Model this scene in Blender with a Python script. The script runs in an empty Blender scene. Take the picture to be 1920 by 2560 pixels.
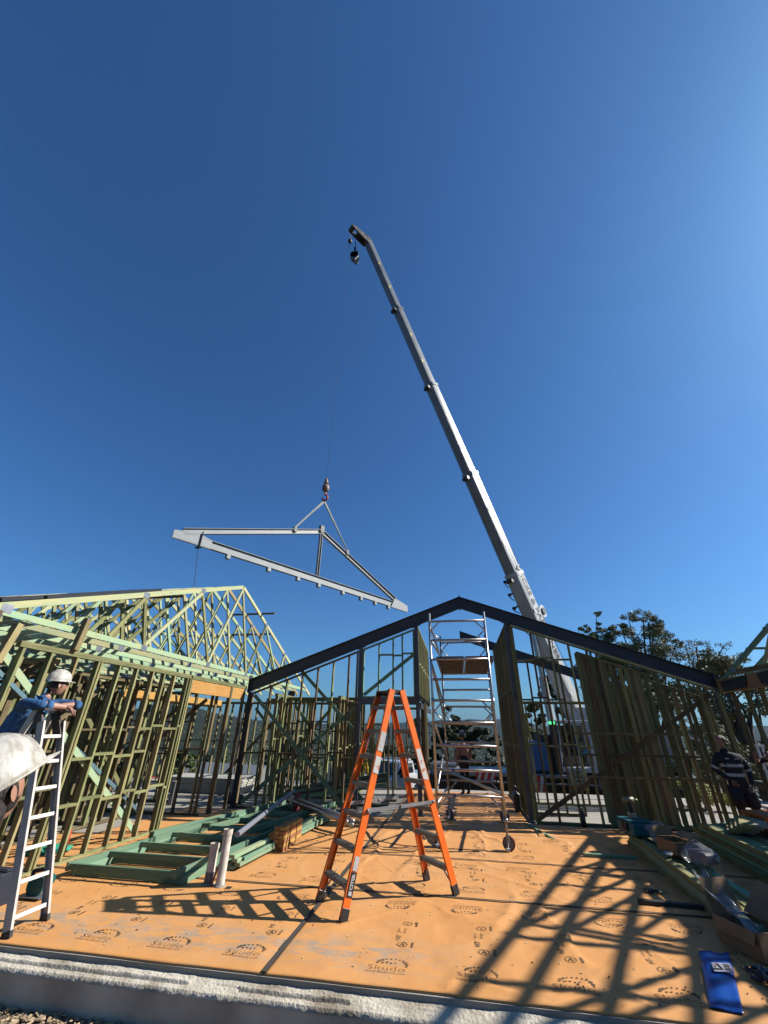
import bpy, bmesh, math, random
from mathutils import Vector as V, Matrix, noise, Quaternion
random.seed(7)
C = bpy.context.scene.collection
SC = bpy.context.scene
PI = math.pi
# ---------------------------------------------------------------- camera, sky, sun, exposure
F = 990.0; PITCH = math.radians(28.66); YAW = math.radians(9.93); ROLL = math.radians(.845); CAM = V((0, 0, 1.8))
fw = V((-math.sin(YAW)*math.cos(PITCH), math.cos(YAW)*math.cos(PITCH), math.sin(PITCH)))
rt0 = V((math.cos(YAW), math.sin(YAW), 0)); up0 = rt0.cross(fw)
rt = rt0*math.cos(ROLL)+up0*math.sin(ROLL); up = up0*math.cos(ROLL)-rt0*math.sin(ROLL)
cd = bpy.data.cameras.new('camera'); cam = bpy.data.objects.new('camera', cd); C.objects.link(cam)
cd.sensor_fit = 'VERTICAL'; cd.sensor_height = 36; cd.lens = 36*F/2560; cd.clip_end = 20000; cd.clip_start = .05
cam.matrix_world = Matrix(((rt.x, up.x, -fw.x, CAM.x), (rt.y, up.y, -fw.y, CAM.y), (rt.z, up.z, -fw.z, CAM.z), (0, 0, 0, 1)))
SC.camera = cam
SUN = V((.781, .209, .588)).normalized()
w = bpy.data.worlds.new('World'); SC.world = w; w.use_nodes = True
nt = w.node_tree; bg = nt.nodes['Background']
sky = nt.nodes.new('ShaderNodeTexSky'); sky.sky_type = 'NISHITA'; sky.sun_disc = False
sky.sun_elevation = math.asin(SUN.z); sky.sun_rotation = math.atan2(SUN.x, SUN.y)
sky.altitude = 0; sky.air_density = 1.0; sky.dust_density = 1.1; sky.ozone_density = 1.3
tint = nt.nodes.new('ShaderNodeMix'); tint.data_type = 'RGBA'; tint.blend_type = 'MULTIPLY'; tint.inputs[0].default_value = 1; tint.inputs[7].default_value = (.36, .74, 1.17, 1)
nt.links.new(sky.outputs[0], tint.inputs[6]); nt.links.new(tint.outputs[2], bg.inputs[0]); bg.inputs[1].default_value = .0505
sl = bpy.data.lights.new('sun', 'SUN'); sl.energy = 5.0; sl.angle = math.radians(.53); sl.color = (1, .95, .87)
so = bpy.data.objects.new('sun', sl); C.objects.link(so); so.rotation_euler = SUN.to_track_quat('Z', 'Y').to_euler(); so.location = (20, 6, 30)
SC.view_settings.view_transform = 'Standard'; SC.view_settings.look = 'None'; SC.view_settings.exposure = 1.08; SC.view_settings.gamma = 1
SC.cycles.max_bounces = 6; SC.cycles.diffuse_bounces = 1; SC.cycles.transparent_max_bounces = 12; SC.cycles.volume_bounces = 0

def ray(x, y): return rt*((x-960)/F)-up*((y-1280)/F)+fw
def at(x, y, ax, v):                       # a pixel of the photograph on the plane axis=v
    d = ray(x, y); t = (v-CAM[ax])/d[ax]; return CAM+d*t
def Zp(x, y, z=0.0): return at(x, y, 2, z)
def Yp(x, y, Y): return at(x, y, 1, Y)
def Xp(x, y, X): return at(x, y, 0, X)
def Dp(x, y, dist):
    d = ray(x, y); return CAM+d*(dist/math.hypot(d.x, d.y))

# ---------------------------------------------------------------- materials
MATS = {}
ALB = .475                                   # all base colours are given for exposure 0; the picture is exposed brighter
def mat(name, col, rough=.6, metal=0, spec=.5, var=0, noise_sc=0, noise_amt=0, col2=None, bump=0, bump_sc=30, coat=0, stretch=None, det=5, lo=.35, hi=.65):
    if name in MATS: return MATS[name]
    col = tuple(c*ALB for c in col); col2 = tuple(c*ALB for c in col2) if col2 else None
    m = bpy.data.materials.new(name); m.use_nodes = True; n = m.node_tree; b = n.nodes['Principled BSDF']
    b.inputs['Roughness'].default_value = rough; b.inputs['Metallic'].default_value = metal
    b.inputs['Specular IOR Level'].default_value = spec; b.inputs['Coat Weight'].default_value = coat
    b.inputs['Base Color'].default_value = (*col, 1)
    tc = n.nodes.new('ShaderNodeTexCoord'); mp = n.nodes.new('ShaderNodeMapping'); n.links.new(tc.outputs['Object'], mp.inputs[0])
    if stretch: mp.inputs['Scale'].default_value = stretch
    out = None
    if col2 or var:
        mix = n.nodes.new('ShaderNodeMix'); mix.data_type = 'RGBA'
        mix.inputs[6].default_value = (*col, 1); mix.inputs[7].default_value = (*(col2 or col), 1)
        out = mix.outputs[2]
        if col2:
            oi = n.nodes.new('ShaderNodeObjectInfo')
            nz = n.nodes.new('ShaderNodeTexNoise'); nz.noise_dimensions = '4D'; nz.inputs['Scale'].default_value = noise_sc or 4; nz.inputs['Detail'].default_value = det
            mm = n.nodes.new('ShaderNodeMath'); mm.operation = 'MULTIPLY'; mm.inputs[1].default_value = 40
            n.links.new(oi.outputs['Random'], mm.inputs[0]); n.links.new(mm.outputs[0], nz.inputs['W'])
            n.links.new(mp.outputs[0], nz.inputs[0])
            rp = n.nodes.new('ShaderNodeMapRange'); rp.inputs[1].default_value = lo; rp.inputs[2].default_value = hi
            n.links.new(nz.outputs[0], rp.inputs[0]); n.links.new(rp.outputs[0], mix.inputs[0])
        if var:
            oi2 = n.nodes.new('ShaderNodeObjectInfo'); hs = n.nodes.new('ShaderNodeHueSaturation')
            r2 = n.nodes.new('ShaderNodeMapRange'); r2.inputs[3].default_value = 1-var; r2.inputs[4].default_value = 1+var
            n.links.new(oi2.outputs['Random'], r2.inputs[0]); n.links.new(r2.outputs[0], hs.inputs['Value'])
            fr = n.nodes.new('ShaderNodeMath'); fr.operation = 'MULTIPLY'; fr.inputs[1].default_value = 7.31
            f2 = n.nodes.new('ShaderNodeMath'); f2.operation = 'FRACT'; n.links.new(oi2.outputs['Random'], fr.inputs[0]); n.links.new(fr.outputs[0], f2.inputs[0])
            r3 = n.nodes.new('ShaderNodeMapRange'); r3.inputs[3].default_value = .5-var*.1; r3.inputs[4].default_value = .5+var*.06
            n.links.new(f2.outputs[0], r3.inputs[0]); n.links.new(r3.outputs[0], hs.inputs['Hue'])
            n.links.new(out, hs.inputs['Color']); out = hs.outputs[0]
        n.links.new(out, b.inputs['Base Color'])
    if bump:
        nb = n.nodes.new('ShaderNodeTexNoise'); nb.inputs['Scale'].default_value = bump_sc; nb.inputs['Detail'].default_value = 6
        n.links.new(mp.outputs[0], nb.inputs[0])
        bp = n.nodes.new('ShaderNodeBump'); bp.inputs['Strength'].default_value = bump; bp.inputs['Distance'].default_value = .02
        n.links.new(nb.outputs[0], bp.inputs['Height']); n.links.new(bp.outputs[0], b.inputs['Normal'])
    MATS[name] = m; return m
def wood(name, c1, c2, var=.22):
    if name in MATS: return MATS[name]
    m = mat(name, c1, .75, var=var, col2=c2, noise_sc=9, stretch=(3, 3, .35), spec=.25, lo=.36, hi=.64)
    n = m.node_tree; b = n.nodes['Principled BSDF']; src = b.inputs['Base Color'].links[0].from_socket
    tc = n.nodes.new('ShaderNodeTexCoord'); mp = n.nodes.new('ShaderNodeMapping'); mp.inputs['Scale'].default_value = (9, 9, 1.6)
    oi = n.nodes.new('ShaderNodeObjectInfo'); n.links.new(oi.outputs['Random'], mp.inputs['Location'])
    n.links.new(tc.outputs['Object'], mp.inputs[0]); vo = n.nodes.new('ShaderNodeTexVoronoi'); vo.inputs['Scale'].default_value = 1.3; n.links.new(mp.outputs[0], vo.inputs[0])
    rp = n.nodes.new('ShaderNodeMapRange'); rp.inputs[1].default_value = .05; rp.inputs[2].default_value = .16; rp.inputs[3].default_value = .55; rp.inputs[4].default_value = 0
    n.links.new(vo.outputs['Distance'], rp.inputs[0])
    mx = n.nodes.new('ShaderNodeMix'); mx.data_type = 'RGBA'; mx.inputs[7].default_value = (.08, .045, .02, 1)
    n.links.new(rp.outputs[0], mx.inputs[0]); n.links.new(src, mx.inputs[6]); n.links.new(mx.outputs[2], b.inputs['Base Color'])
    return m
PINE = wood('treated_pine', (.36, .36, .16), (.21, .235, .095), .28)
PINEY = wood('treated_pine_yellow', (.47, .42, .19), (.32, .27, .11), .22)
GREEN = wood('treated_pine_green', (.34, .54, .35), (.47, .53, .29), .2)
GREEND = wood('treated_pine_teal', (.18, .36, .24), (.27, .40, .25), .2)
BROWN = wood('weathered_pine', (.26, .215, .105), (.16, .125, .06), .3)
TRUSS = wood('pale_green_pine', (.58, .55, .28), (.43, .51, .30), .24)
LVL = wood('laminated_beam', (.72, .42, .12), (.62, .33, .08), .06)
STEEL = mat('dark_primed_steel', (.045, .047, .058), .55, 0, col2=(.06, .06, .07), noise_sc=3)
GALV = mat('galvanised_steel', (.55, .57, .6), .42, .75, col2=(.38, .4, .43), noise_sc=9)
ZINC = mat('light_grey_primer', (.36, .39, .41), .55, 0, col2=(.29, .32, .34), noise_sc=2.5)
ALU = mat('aluminium', (.78, .78, .78), .32, .85, col2=(.6, .6, .61), noise_sc=8)
ALUM = mat('dull_aluminium', (.5, .5, .5), .5, .5, col2=(.38, .37, .36), noise_sc=14, bump=.1)
ORANGE = mat('orange_fibreglass', (1.45, .27, .012), .42, 0, col2=(1.25, .21, .01), noise_sc=5)
BLACK = mat('black_plastic', (.018, .018, .02), .5)
BLACKR = mat('black_rubber', (.025, .025, .027), .8)
WHITE = mat('white_paint', (.8, .8, .8), .35, coat=.3, col2=(.7, .7, .7), noise_sc=2)
GREY = mat('grey_plastic', (.2, .2, .21), .5)
DGREY = mat('dark_grey', (.07, .07, .075), .6)
PVC = mat('white_pvc', (1.05, .97, .86), .4, col2=(.74, .66, .56), noise_sc=12)
INK = mat('printing_ink', (.13, .07, .03), .8, col2=(.48, .24, .085), noise_sc=3.5, det=8, lo=.46, hi=.68)
CARD = mat('cardboard', (.42, .25, .12), .85, col2=(.34, .2, .09), noise_sc=6)
RED = mat('red_paint', (.62, .03, .015), .5)
YELLOW = mat('yellow_paint', (.8, .55, .02), .5)
TEAL = mat('teal_plastic', (.01, .16, .19), .45)
BLUE = mat('blue_plastic', (.01, .13, .55), .4)
GLASS = mat('dark_glass', (.02, .025, .03), .08, spec=.8)
RUST = mat('dark_red_polyurethane', (.14, .015, .02), .45)
CONC = mat('concrete', (.50, .46, .40), .9, col2=(.36, .33, .28), noise_sc=1.6, bump=.3, bump_sc=40)
CONCD = mat('concrete_upstand', (1.05, .88, .68), .9, col2=(.52, .41, .30), noise_sc=1.7, det=9, bump=.4, bump_sc=30)
LEDGE = mat('rough_white_concrete', (.86, .78, .63), .95, col2=(.36, .29, .20), noise_sc=3.2, det=12, bump=.6, bump_sc=40, lo=.44, hi=.70)

# ---------------------------------------------------------------- builders
def thing(name, label, cat, loc=(0, 0, 0), group=None):
    o = bpy.data.objects.new(name, None); C.objects.link(o); o.location = loc; o.empty_display_size = .1
    o['label'] = label; o['category'] = cat
    if group: o['group'] = group
    return o
def tag(o, label, cat, group=None):
    o['label'] = label; o['category'] = cat
    if group: o['group'] = group
    return o
def wloc(o):
    p = V(o.location)
    while o.parent: o = o.parent; p = p+V(o.location)
    return p
def link(name, me, m, parent=None, smooth=False):
    o = bpy.data.objects.new(name, me); C.objects.link(o)
    if m is not None:
        for k in (m if isinstance(m, (list, tuple)) else [m]): me.materials.append(k)
    if parent is not None: o.parent = parent
    if smooth:
        for p in me.polygons: p.use_smooth = True
    return o
class MB:                                   # collects shapes in world space -> one mesh object
    def __init__(s): s.bm = bmesh.new(); s.mi = 0
    def _t(s, geom_verts, mx):
        for v in geom_verts: v.co = mx @ v.co
    def box(s, c, sz, rot=None):
        r = bmesh.ops.create_cube(s.bm, size=1)['verts']
        mx = Matrix.Translation(V(c)) @ (rot.to_4x4() if rot else Matrix.Identity(4)) @ Matrix.Diagonal((*sz, 1))
        s._t(r, mx); s._m(r); return s
    def _m(s, vs):
        if s.mi:
            for f in {f for v in vs for f in v.link_faces}: f.material_index = s.mi
    def bar(s, a, b, w, d, upv=None):
        a = V(a); b = V(b); z = b-a; L = z.length
        q = frame(z, upv); return s.box((a+b)/2, (w, d, L), q)
    def tube(s, a, b, r, r2=None, n=10, caps=True):
        a = V(a); b = V(b); z = b-a; L = z.length
        if L < 1e-6: return s
        q = frame(z)
        rr = bmesh.ops.create_cone(s.bm, cap_ends=caps, segments=n, radius1=r, radius2=r if r2 is None else r2, depth=L)['verts']
        s._t(rr, Matrix.Translation((a+b)/2) @ q.to_4x4()); s._m(rr); return s
    def path(s, pts, r, n=8):
        for a, b in zip(pts[:-1], pts[1:]): s.tube(a, b, r, n=n)
        return s
    def ball(s, c, r, sub=2, sz=(1, 1, 1), rot=None):
        vs = bmesh.ops.create_icosphere(s.bm, subdivisions=sub, radius=r)['verts']
        s._t(vs, Matrix.Translation(V(c)) @ (rot.to_4x4() if rot else Matrix.Identity(4)) @ Matrix.Diagonal((*sz, 1))); s._m(vs); return s
    def quad(s, *ps):
        vs = [s.bm.verts.new(V(p)) for p in ps]; f = s.bm.faces.new(vs); f.material_index = s.mi; return s
    def prism(s, pts, ext):                 # polygon extruded by vector
        e = V(ext); a = [s.bm.verts.new(V(p)) for p in pts]; b = [s.bm.verts.new(V(p)+e) for p in pts]; n = len(a)
        fs = [s.bm.faces.new(a[::-1]), s.bm.faces.new(b)]+[s.bm.faces.new((a[i], a[(i+1) % n], b[(i+1) % n], b[i])) for i in range(n)]
        for f in fs: f.material_index = s.mi
        return s
    def build(s, name, m, parent=None, smooth=False, bevel=0, origin=None):
        bmesh.ops.recalc_face_normals(s.bm, faces=s.bm.faces)
        if bevel: bmesh.ops.bevel(s.bm, geom=list(s.bm.edges), offset=bevel, segments=1, affect='EDGES', clamp_overlap=True)
        co = [v.co for v in s.bm.verts]
        if origin is None:
            origin = V(((min(c.x for c in co)+max(c.x for c in co))/2, (min(c.y for c in co)+max(c.y for c in co))/2, min(c.z for c in co)))
        for v in s.bm.verts: v.co -= origin
        me = bpy.data.meshes.new(name); s.bm.to_mesh(me); s.bm.free()
        o = link(name, me, m, parent, smooth); o.location = origin-(wloc(parent) if parent else V())
        return o
def frame(z, upv=None):                     # 3x3: local z along z, local x along upv as far as possible
    z = V(z).normalized(); u = V(upv) if upv is not None else (V((0, 0, 1)) if abs(z.z) < .95 else V((1, 0, 0)))
    x = (u-z*u.dot(z)).normalized(); y = z.cross(x)
    return Matrix((x, y, z)).transposed()
BOXES = {}
def timber(name, a, b, w, d, m, parent=None, upv=None):
    """a sawn length from a to b; w is its size along upv, d across; own axes so the grain runs along it"""
    a = V(a); b = V(b); L = (b-a).length; key = (round(w, 4), round(d, 4), round(L, 3), m.name)
    if key not in BOXES:
        bm = bmesh.new(); vs = bmesh.ops.create_cube(bm, size=1)['verts']
        for v in vs: v.co = V((v.co.x*w, v.co.y*d, (v.co.z+.5)*L))
        if min(w, d) > .03: bmesh.ops.bevel(bm, geom=list(bm.edges), offset=.0025, segments=1, affect='EDGES')
        me = bpy.data.meshes.new(name); bm.to_mesh(me); bm.free(); me.materials.append(m); BOXES[key] = me
    o = bpy.data.objects.new(name, BOXES[key]); C.objects.link(o)
    if parent: o.parent = parent
    o.location = a-(wloc(parent) if parent else V()); o.rotation_euler = frame(b-a, upv).to_euler()
    return o
def text_faces(txt, size, bold=0, shear=0, sx=1):
    c = bpy.data.curves.new('t', 'FONT'); c.body = txt; c.size = size; c.align_x = 'CENTER'; c.align_y = 'CENTER'; c.offset = bold; c.shear = shear; c.resolution_u = 2
    o = bpy.data.objects.new('t', c); C.objects.link(o); dg = bpy.context.evaluated_depsgraph_get(); me = o.evaluated_get(dg).to_mesh()
    vs = [V((v.co.x*sx, v.co.y, 0)) for v in me.vertices]; fs = [list(p.vertices) for p in me.polygons]
    o.evaluated_get(dg).to_mesh_clear(); bpy.data.objects.remove(o); bpy.data.curves.remove(c)
    return vs, fs
TXT = {}
def put_text(mb, txt, size, org, ax, ay, bold=0, lift=0, hfun=None, sx=1):
    k = (txt, size, bold, sx)
    if k not in TXT: TXT[k] = text_faces(txt, size, bold, sx=sx)
    vs, fs = TXT[k]; ax = V(ax); ay = V(ay); n = ax.cross(ay).normalized(); bv = []
    for v in vs:
        p = V(org)+ax*v.x+ay*v.y+n*lift
        if hfun: p.z = hfun(p.x, p.y)+lift
        bv.append(mb.bm.verts.new(p))
    for f in fs:
        try: g = mb.bm.faces.new([bv[i] for i in f]); g.material_index = mb.mi
        except ValueError: pass
def ordinal(i): return ['first', 'second', 'third', 'fourth', 'fifth', 'sixth', 'seventh', 'eighth', 'ninth', 'tenth', 'eleventh', 'twelfth'][i]
# ---------------------------------------------------------------- ground, slab, floor sheets
def hz(x, y, z=0): return noise.noise(V((x, y, z)))
def terr(x, y):
    r = math.hypot(x, y); az = math.degrees(math.atan2(x, y))
    z = -.3
    t = min(max((y-16.8)/3.0, 0), 1)
    if y > 16.8: z += -1.25*t
    d = max(0, r-26)
    z -= 7.5*(1-math.exp(-d/60))+46*(1-math.exp(-d/520.)) if y > -10 else 0
    z += hz(x*.015, y*.015)*min(d*.012, 5)
    if r > 900:
        k = min((r-900)/1500, 1)
        left = max(0, 1-abs(az+36)/24)          # the nearer wooded hill at the left
        z += k*k*(95+60*hz(az*.09, 1.3)+26*hz(az*.4, 4.1)+9*hz(az*1.6, 2.2))*math.exp(-((r-3600)/1500)**2)
        z += left*(118+22*hz(az*.35, 9.1)+8*hz(az*1.5, 5.5))*math.exp(-((r-1900)/560)**2)
    return z
rs = [0, 1.2, 2.0, 2.6, 3.2, 3.8, 4.4, 5.2, 6.5, 9, 12, 15, 16.5, 18, 19.5, 21, 24, 28]
while rs[-1] < 7000: rs.append(rs[-1]*1.075)
NA = 300; bm = bmesh.new(); rows = []
for r in rs:
    rows.append([bm.verts.new((r*math.sin(2*PI*k/NA), r*math.cos(2*PI*k/NA), terr(r*math.sin(2*PI*k/NA), r*math.cos(2*PI*k/NA)))) for k in range(NA)] if r else [bm.verts.new((0, 0, -.3))])
for i in range(1, len(rows)):
    for k in range(NA):
        k2 = (k+1) % NA
        if i == 1: bm.faces.new((rows[0][0], rows[1][k2], rows[1][k]))
        else: bm.faces.new((rows[i-1][k], rows[i-1][k2], rows[i][k2], rows[i][k]))
bmesh.ops.recalc_face_normals(bm, faces=bm.faces)
me = bpy.data.meshes.new('ground'); bm.to_mesh(me); bm.free()
GROUND = mat('ground_mix', (.028, .036, .018), .95, col2=(.075, .065, .035), noise_sc=.016, det=9, lo=.5, hi=.72, spec=.02)
n = GROUND.node_tree; b = n.nodes['Principled BSDF']; src = b.inputs['Base Color'].links[0].from_socket
tc = n.nodes.new('ShaderNodeTexCoord'); ln = n.nodes.new('ShaderNodeVectorMath'); ln.operation = 'LENGTH'; n.links.new(tc.outputs['Object'], ln.inputs[0])
rp = n.nodes.new('ShaderNodeMapRange'); rp.inputs[1].default_value = 30; rp.inputs[2].default_value = 60; n.links.new(ln.outputs['Value'], rp.inputs[0])
nz = n.nodes.new('ShaderNodeTexNoise'); nz.inputs['Scale'].default_value = 5; nz.inputs['Detail'].default_value = 8; n.links.new(tc.outputs['Object'], nz.inputs[0])
cr = n.nodes.new('ShaderNodeValToRGB'); cr.color_ramp.elements[0].color = (.06, .045, .03, 1); cr.color_ramp.elements[1].color = (.18, .14, .10, 1); n.links.new(nz.outputs[0], cr.inputs[0])
mx = n.nodes.new('ShaderNodeMix'); mx.data_type = 'RGBA'; n.links.new(rp.outputs[0], mx.inputs[0]); n.links.new(cr.outputs[0], mx.inputs[6]); n.links.new(src, mx.inputs[7]); n.links.new(mx.outputs[2], b.inputs['Base Color'])
g = link('ground', me, GROUND, smooth=True); g['kind'] = 'structure'

# slab with its rebated edge
mb = MB(); mb.box((0, (4.485+16.7)/2, -.162), (30, 16.7-4.485, .3))
o = mb.build('slab', CONC); o['kind'] = 'structure'
mb = MB(); mb.box((0, 4.405, -.4), (30, .15, .62)); o = mb.build('slab_upstand', CONCD); o['kind'] = 'structure'
def ledge(y0, y1, name):
    bm = bmesh.new(); nx, ny = 2200, 26; g = []
    for i in range(nx+1):
        x = -9+14*i/nx; row = []
        gy = .40+.05*hz(x*1.1, 4.4)+.02*hz(x*6, 8.1); gap = hz(x*.9+.37, 5.63) > .12            # a saw cut along the rebate, broken in places
        for j in range(ny+1):
            t = j/ny; y = y0+(y1-y0)*t
            z = -.075+.028*t+.0035*hz(x*1.7, y*5)+.0030*hz(x*9, y*14, 2)+.0024*hz(x*33, y*40, 5)
            if not gap: z += -.022*math.exp(-((t-gy)/.055)**2)+.010*math.exp(-((t-gy-.13)/.07)**2)*(1+hz(x*5, 3))
            z += .012*max(0, hz(x*4.2, y*22, 7))*(t > .55)                                       # slurry left against the slab
            if j == 0: z -= .03; y -= .002
            if j <= 1: y += .005*hz(x*3, 7.7)+.003*hz(x*17, 1.7)
            row.append(bm.verts.new((x, y, z)))
        g.append(row)
    for i in range(nx):
        for j in range(ny): bm.faces.new((g[i][j], g[i+1][j], g[i+1][j+1], g[i][j+1]))
    me = bpy.data.meshes.new(name); bm.to_mesh(me); bm.free(); o = link(name, me, LEDGE, smooth=True); o['kind'] = 'structure'
ledge(4.325, 4.486, 'slab_ledge')

# printed protective sheets
SHEET = mat('protective_sheet', (.97, .475, .165), .62, col2=(.87, .395, .115), noise_sc=2.2, bump=.12, bump_sc=9, spec=.3, lo=.3, hi=.8)
n = SHEET.node_tree; b = n.nodes['Principled BSDF']; src = b.inputs['Base Color'].links[0].from_socket
geo = n.nodes.new('ShaderNodeNewGeometry')      # trodden grey dust along the front
mp = n.nodes.new('ShaderNodeMapping'); mp.inputs['Scale'].default_value = (2.2, 5, 1); n.links.new(geo.outputs['Position'], mp.inputs[0])
nz = n.nodes.new('ShaderNodeTexNoise'); nz.inputs['Scale'].default_value = 1.6; nz.inputs['Detail'].default_value = 9; nz.inputs['Roughness'].default_value = .75; n.links.new(mp.outputs[0], nz.inputs[0])
sp = n.nodes.new('ShaderNodeSeparateXYZ'); n.links.new(geo.outputs['Position'], sp.inputs[0])
def mrange(sock, a, b_, c, d):
    r = n.nodes.new('ShaderNodeMapRange'); r.inputs[1].default_value = a; r.inputs[2].default_value = b_; r.inputs[3].default_value = c; r.inputs[4].default_value = d; n.links.new(sock, r.inputs[0]); return r.outputs[0]
def mul(a, c):
    r = n.nodes.new('ShaderNodeMath'); r.operation = 'MULTIPLY'; n.links.new(a, r.inputs[0]); n.links.new(c, r.inputs[1]); return r.outputs[0]
dy = n.nodes.new('ShaderNodeMath'); dy.operation = 'SUBTRACT'; dy.inputs[1].default_value = 4.98; n.links.new(sp.outputs['Y'], dy.inputs[0])
ab = n.nodes.new('ShaderNodeMath'); ab.operation = 'ABSOLUTE'; n.links.new(dy.outputs[0], ab.inputs[0])
band = mul(mrange(ab.outputs[0], .08, .42, 1, 0), mrange(sp.outputs['X'], -.9, .1, 1, 0))
dust = mul(band, mrange(nz.outputs[0], .45, .58, 0, .85))
mx = n.nodes.new('ShaderNodeMix'); mx.data_type = 'RGBA'; mx.inputs[7].default_value = (.22, .19, .155, 1)
n.links.new(dust, mx.inputs[0]); n.links.new(src, mx.inputs[6])
n2 = n.nodes.new('ShaderNodeTexNoise'); n2.inputs['Scale'].default_value = .9; n2.inputs['Detail'].default_value = 10; n2.inputs['Roughness'].default_value = .7; n.links.new(geo.outputs['Position'], n2.inputs[0])
n3 = n.nodes.new('ShaderNodeTexNoise'); n3.inputs['Scale'].default_value = 26; n3.inputs['Detail'].default_value = 4; n.links.new(geo.outputs['Position'], n3.inputs[0])
m2 = n.nodes.new('ShaderNodeMix'); m2.data_type = 'RGBA'; m2.inputs[7].default_value = (.37, .235, .125, 1); n.links.new(mul(mrange(n2.outputs[0], .5, .68, 0, .55), mrange(n3.outputs[0], .35, .6, .3, 1)), m2.inputs[0]); n.links.new(mx.outputs[2], m2.inputs[6])
m3 = n.nodes.new('ShaderNodeMix'); m3.data_type = 'RGBA'; m3.inputs[7].default_value = (.22, .095, .03, 1); n.links.new(mrange(n3.outputs[0], .66, .74, 0, .35), m3.inputs[0]); n.links.new(m2.outputs[2], m3.inputs[6]); n.links.new(m3.outputs[2], b.inputs['Base Color'])
def wr(x, y):                                   # wrinkles of the loose fabric
    a = 1 if x > -1.75 else .35
    q = lambda v, k: max(0, 1-abs(v)*k)
    wx = x+.35*hz(x*.8, y*.8, 11)+.12*hz(x*2.5, y*2.5, 4); wy = y+.35*hz(x*.8, y*.8, 21)
    m = max(0, min(1, (hz(x*.55, y*.55, 31)+.25)*2.2))
    h = .010*abs(hz(x*2.1+.5*y, y*1.1+3*hz(x*.7, y*.5), 5))
    h += .024*q(hz(wx*1.5, wy*.42, 1.5), 7)**2*m*(1 if -1.6 < x < 2.2 else .35)
    h += .014*q(hz(wx*1.1+wy*.9, wy*.5-wx*.4, 7.5), 9)**2*(1-m*.5)
    h += .009*q(hz(wx*.8-wy*1.3, wy*.7, 17.5), 10)**2
    h += .004*hz(x*6, y*6, 3)+.0025*hz(x*14, y*14, 6)
    return .004+max(0, h)*a
def sheet(x0, x1, y0, y1, label, step=.034, fun=None):
    fun = fun or wr
    nx = int((x1-x0)/step)+1; ny = int((y1-y0)/step)+1; bm = bmesh.new(); g = []
    for i in range(nx+1):
        row = []
        for j in range(ny+1):
            x = x0+(x1-x0)*i/nx; y = y0+(y1-y0)*j/ny
            ed = min(1, min(x-x0, x1-x, y-y0, y1-y)/.10)
            yy = y+(.012*hz(x*1.3, 8) if j == 0 else 0)
            z = fun(x, y)*(.25+.75*ed)
            row.append(bm.verts.new((x, yy, z)))
        g.append(row)
    for i in range(nx):
        for j in range(ny): bm.faces.new((g[i][j], g[i+1][j], g[i+1][j+1], g[i][j+1]))
    r = bmesh.ops.extrude_edge_only(bm, edges=[e for e in bm.edges if e.is_boundary])
    for v in r['geom']:
        if isinstance(v, bmesh.types.BMVert): v.co.z = -.010
    bmesh.ops.recalc_face_normals(bm, faces=bm.faces)
    me = bpy.data.meshes.new('protective_sheet'); bm.to_mesh(me); bm.free()
    o = link('protective_sheet', me, SHEET, smooth=True); tag(o, label, 'floor sheet'); return o
def hsheet(x0, x1, y0, y1):
    def h(x, y):
        ed = max(0, min(1, min(x-x0, x1-x, y-y0, y1-y)/.10)); return wr(x, y)*(.25+.75*ed)
    return h
def logo(mb, x, y, flip, h):
    s = -1 if flip else 1; ax = (s, 0, 0); ay = (0, s, 0); c = .74; y -= s*.03
    put_text(mb, 'Skudo', .145*c, (x, y, 0), ax, ay, -.0022, lift=.004, hfun=h, sx=1.25)
    put_text(mb, 'www.skudousa.com', .052*c, (x, y-s*.085*c, 0), ax, ay, 0, lift=.004, hfun=h, sx=1.1)
    for k in range(11):
        a = math.radians(-8+k*17.5); px = x+s*c*(.05+.17*math.cos(a)*1.05); py = y+s*c*(.085+.13*math.sin(a)); r = (.010+.009*max(0, math.sin(k*.9)))*c
        ring(mb, px, py, r*1.3, r, h)
    for k in range(4): ring(mb, x+s*c*(-.06+.05*k), y+s*c*(.115+.012*(k % 2)), .018*c-.002*k, .012*c, h)
def ring(mb, x, y, rx, ry, h, hole=0):
    n_ = 12; out = [V((x+rx*math.cos(2*PI*k/n_), y+ry*math.sin(2*PI*k/n_), 0)) for k in range(n_)]
    for p in out: p.z = h(p.x, p.y)+.004
    if not hole: mb.quad(*out); return
    inn = [V((x+rx*hole*math.cos(2*PI*k/n_), y+ry*hole*math.sin(2*PI*k/n_), 0)) for k in range(n_)]
    for p in inn: p.z = h(p.x, p.y)+.004
    for k in range(n_): mb.quad(out[k], out[(k+1) % n_], inn[(k+1) % n_], inn[k])
def marks(mb, x, y, h, flip=False):
    s = -1 if flip else 1
    put_text(mb, 'HT', .07, (x-.02*s, y-.10*s, 0), (0, s, 0), (-s, 0, 0), .001, lift=.004, hfun=h)
    put_text(mb, 'HEAVY', .034, (x-.035*s, y+.05*s, 0), (0, s, 0), (-s, 0, 0), 0, lift=.004, hfun=h)
    put_text(mb, 'TRAFFIC', .034, (x+.025*s, y+.055*s, 0), (0, s, 0), (-s, 0, 0), 0, lift=.004, hfun=h)
    for dy_, t in ((-.24, 'AA'), (.22, '::')):
        ring(mb, x+.03*s, y+dy_*s, .052, .048, h, .86); put_text(mb, t[0] if t == 'AA' else t, .07, (x+.03*s, y+dy_*s, 0), (s, 0, 0), (0, s, 0), .002, lift=.004, hfun=h)
        mb.quad(*[V((px, py, h(px, py)+.004)) for px, py in ((x+.115*s, y+dy_*s-.05), (x+.135*s, y+dy_*s-.05), (x+.135*s, y+dy_*s+.05), (x+.115*s, y+dy_*s+.05))])
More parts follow.
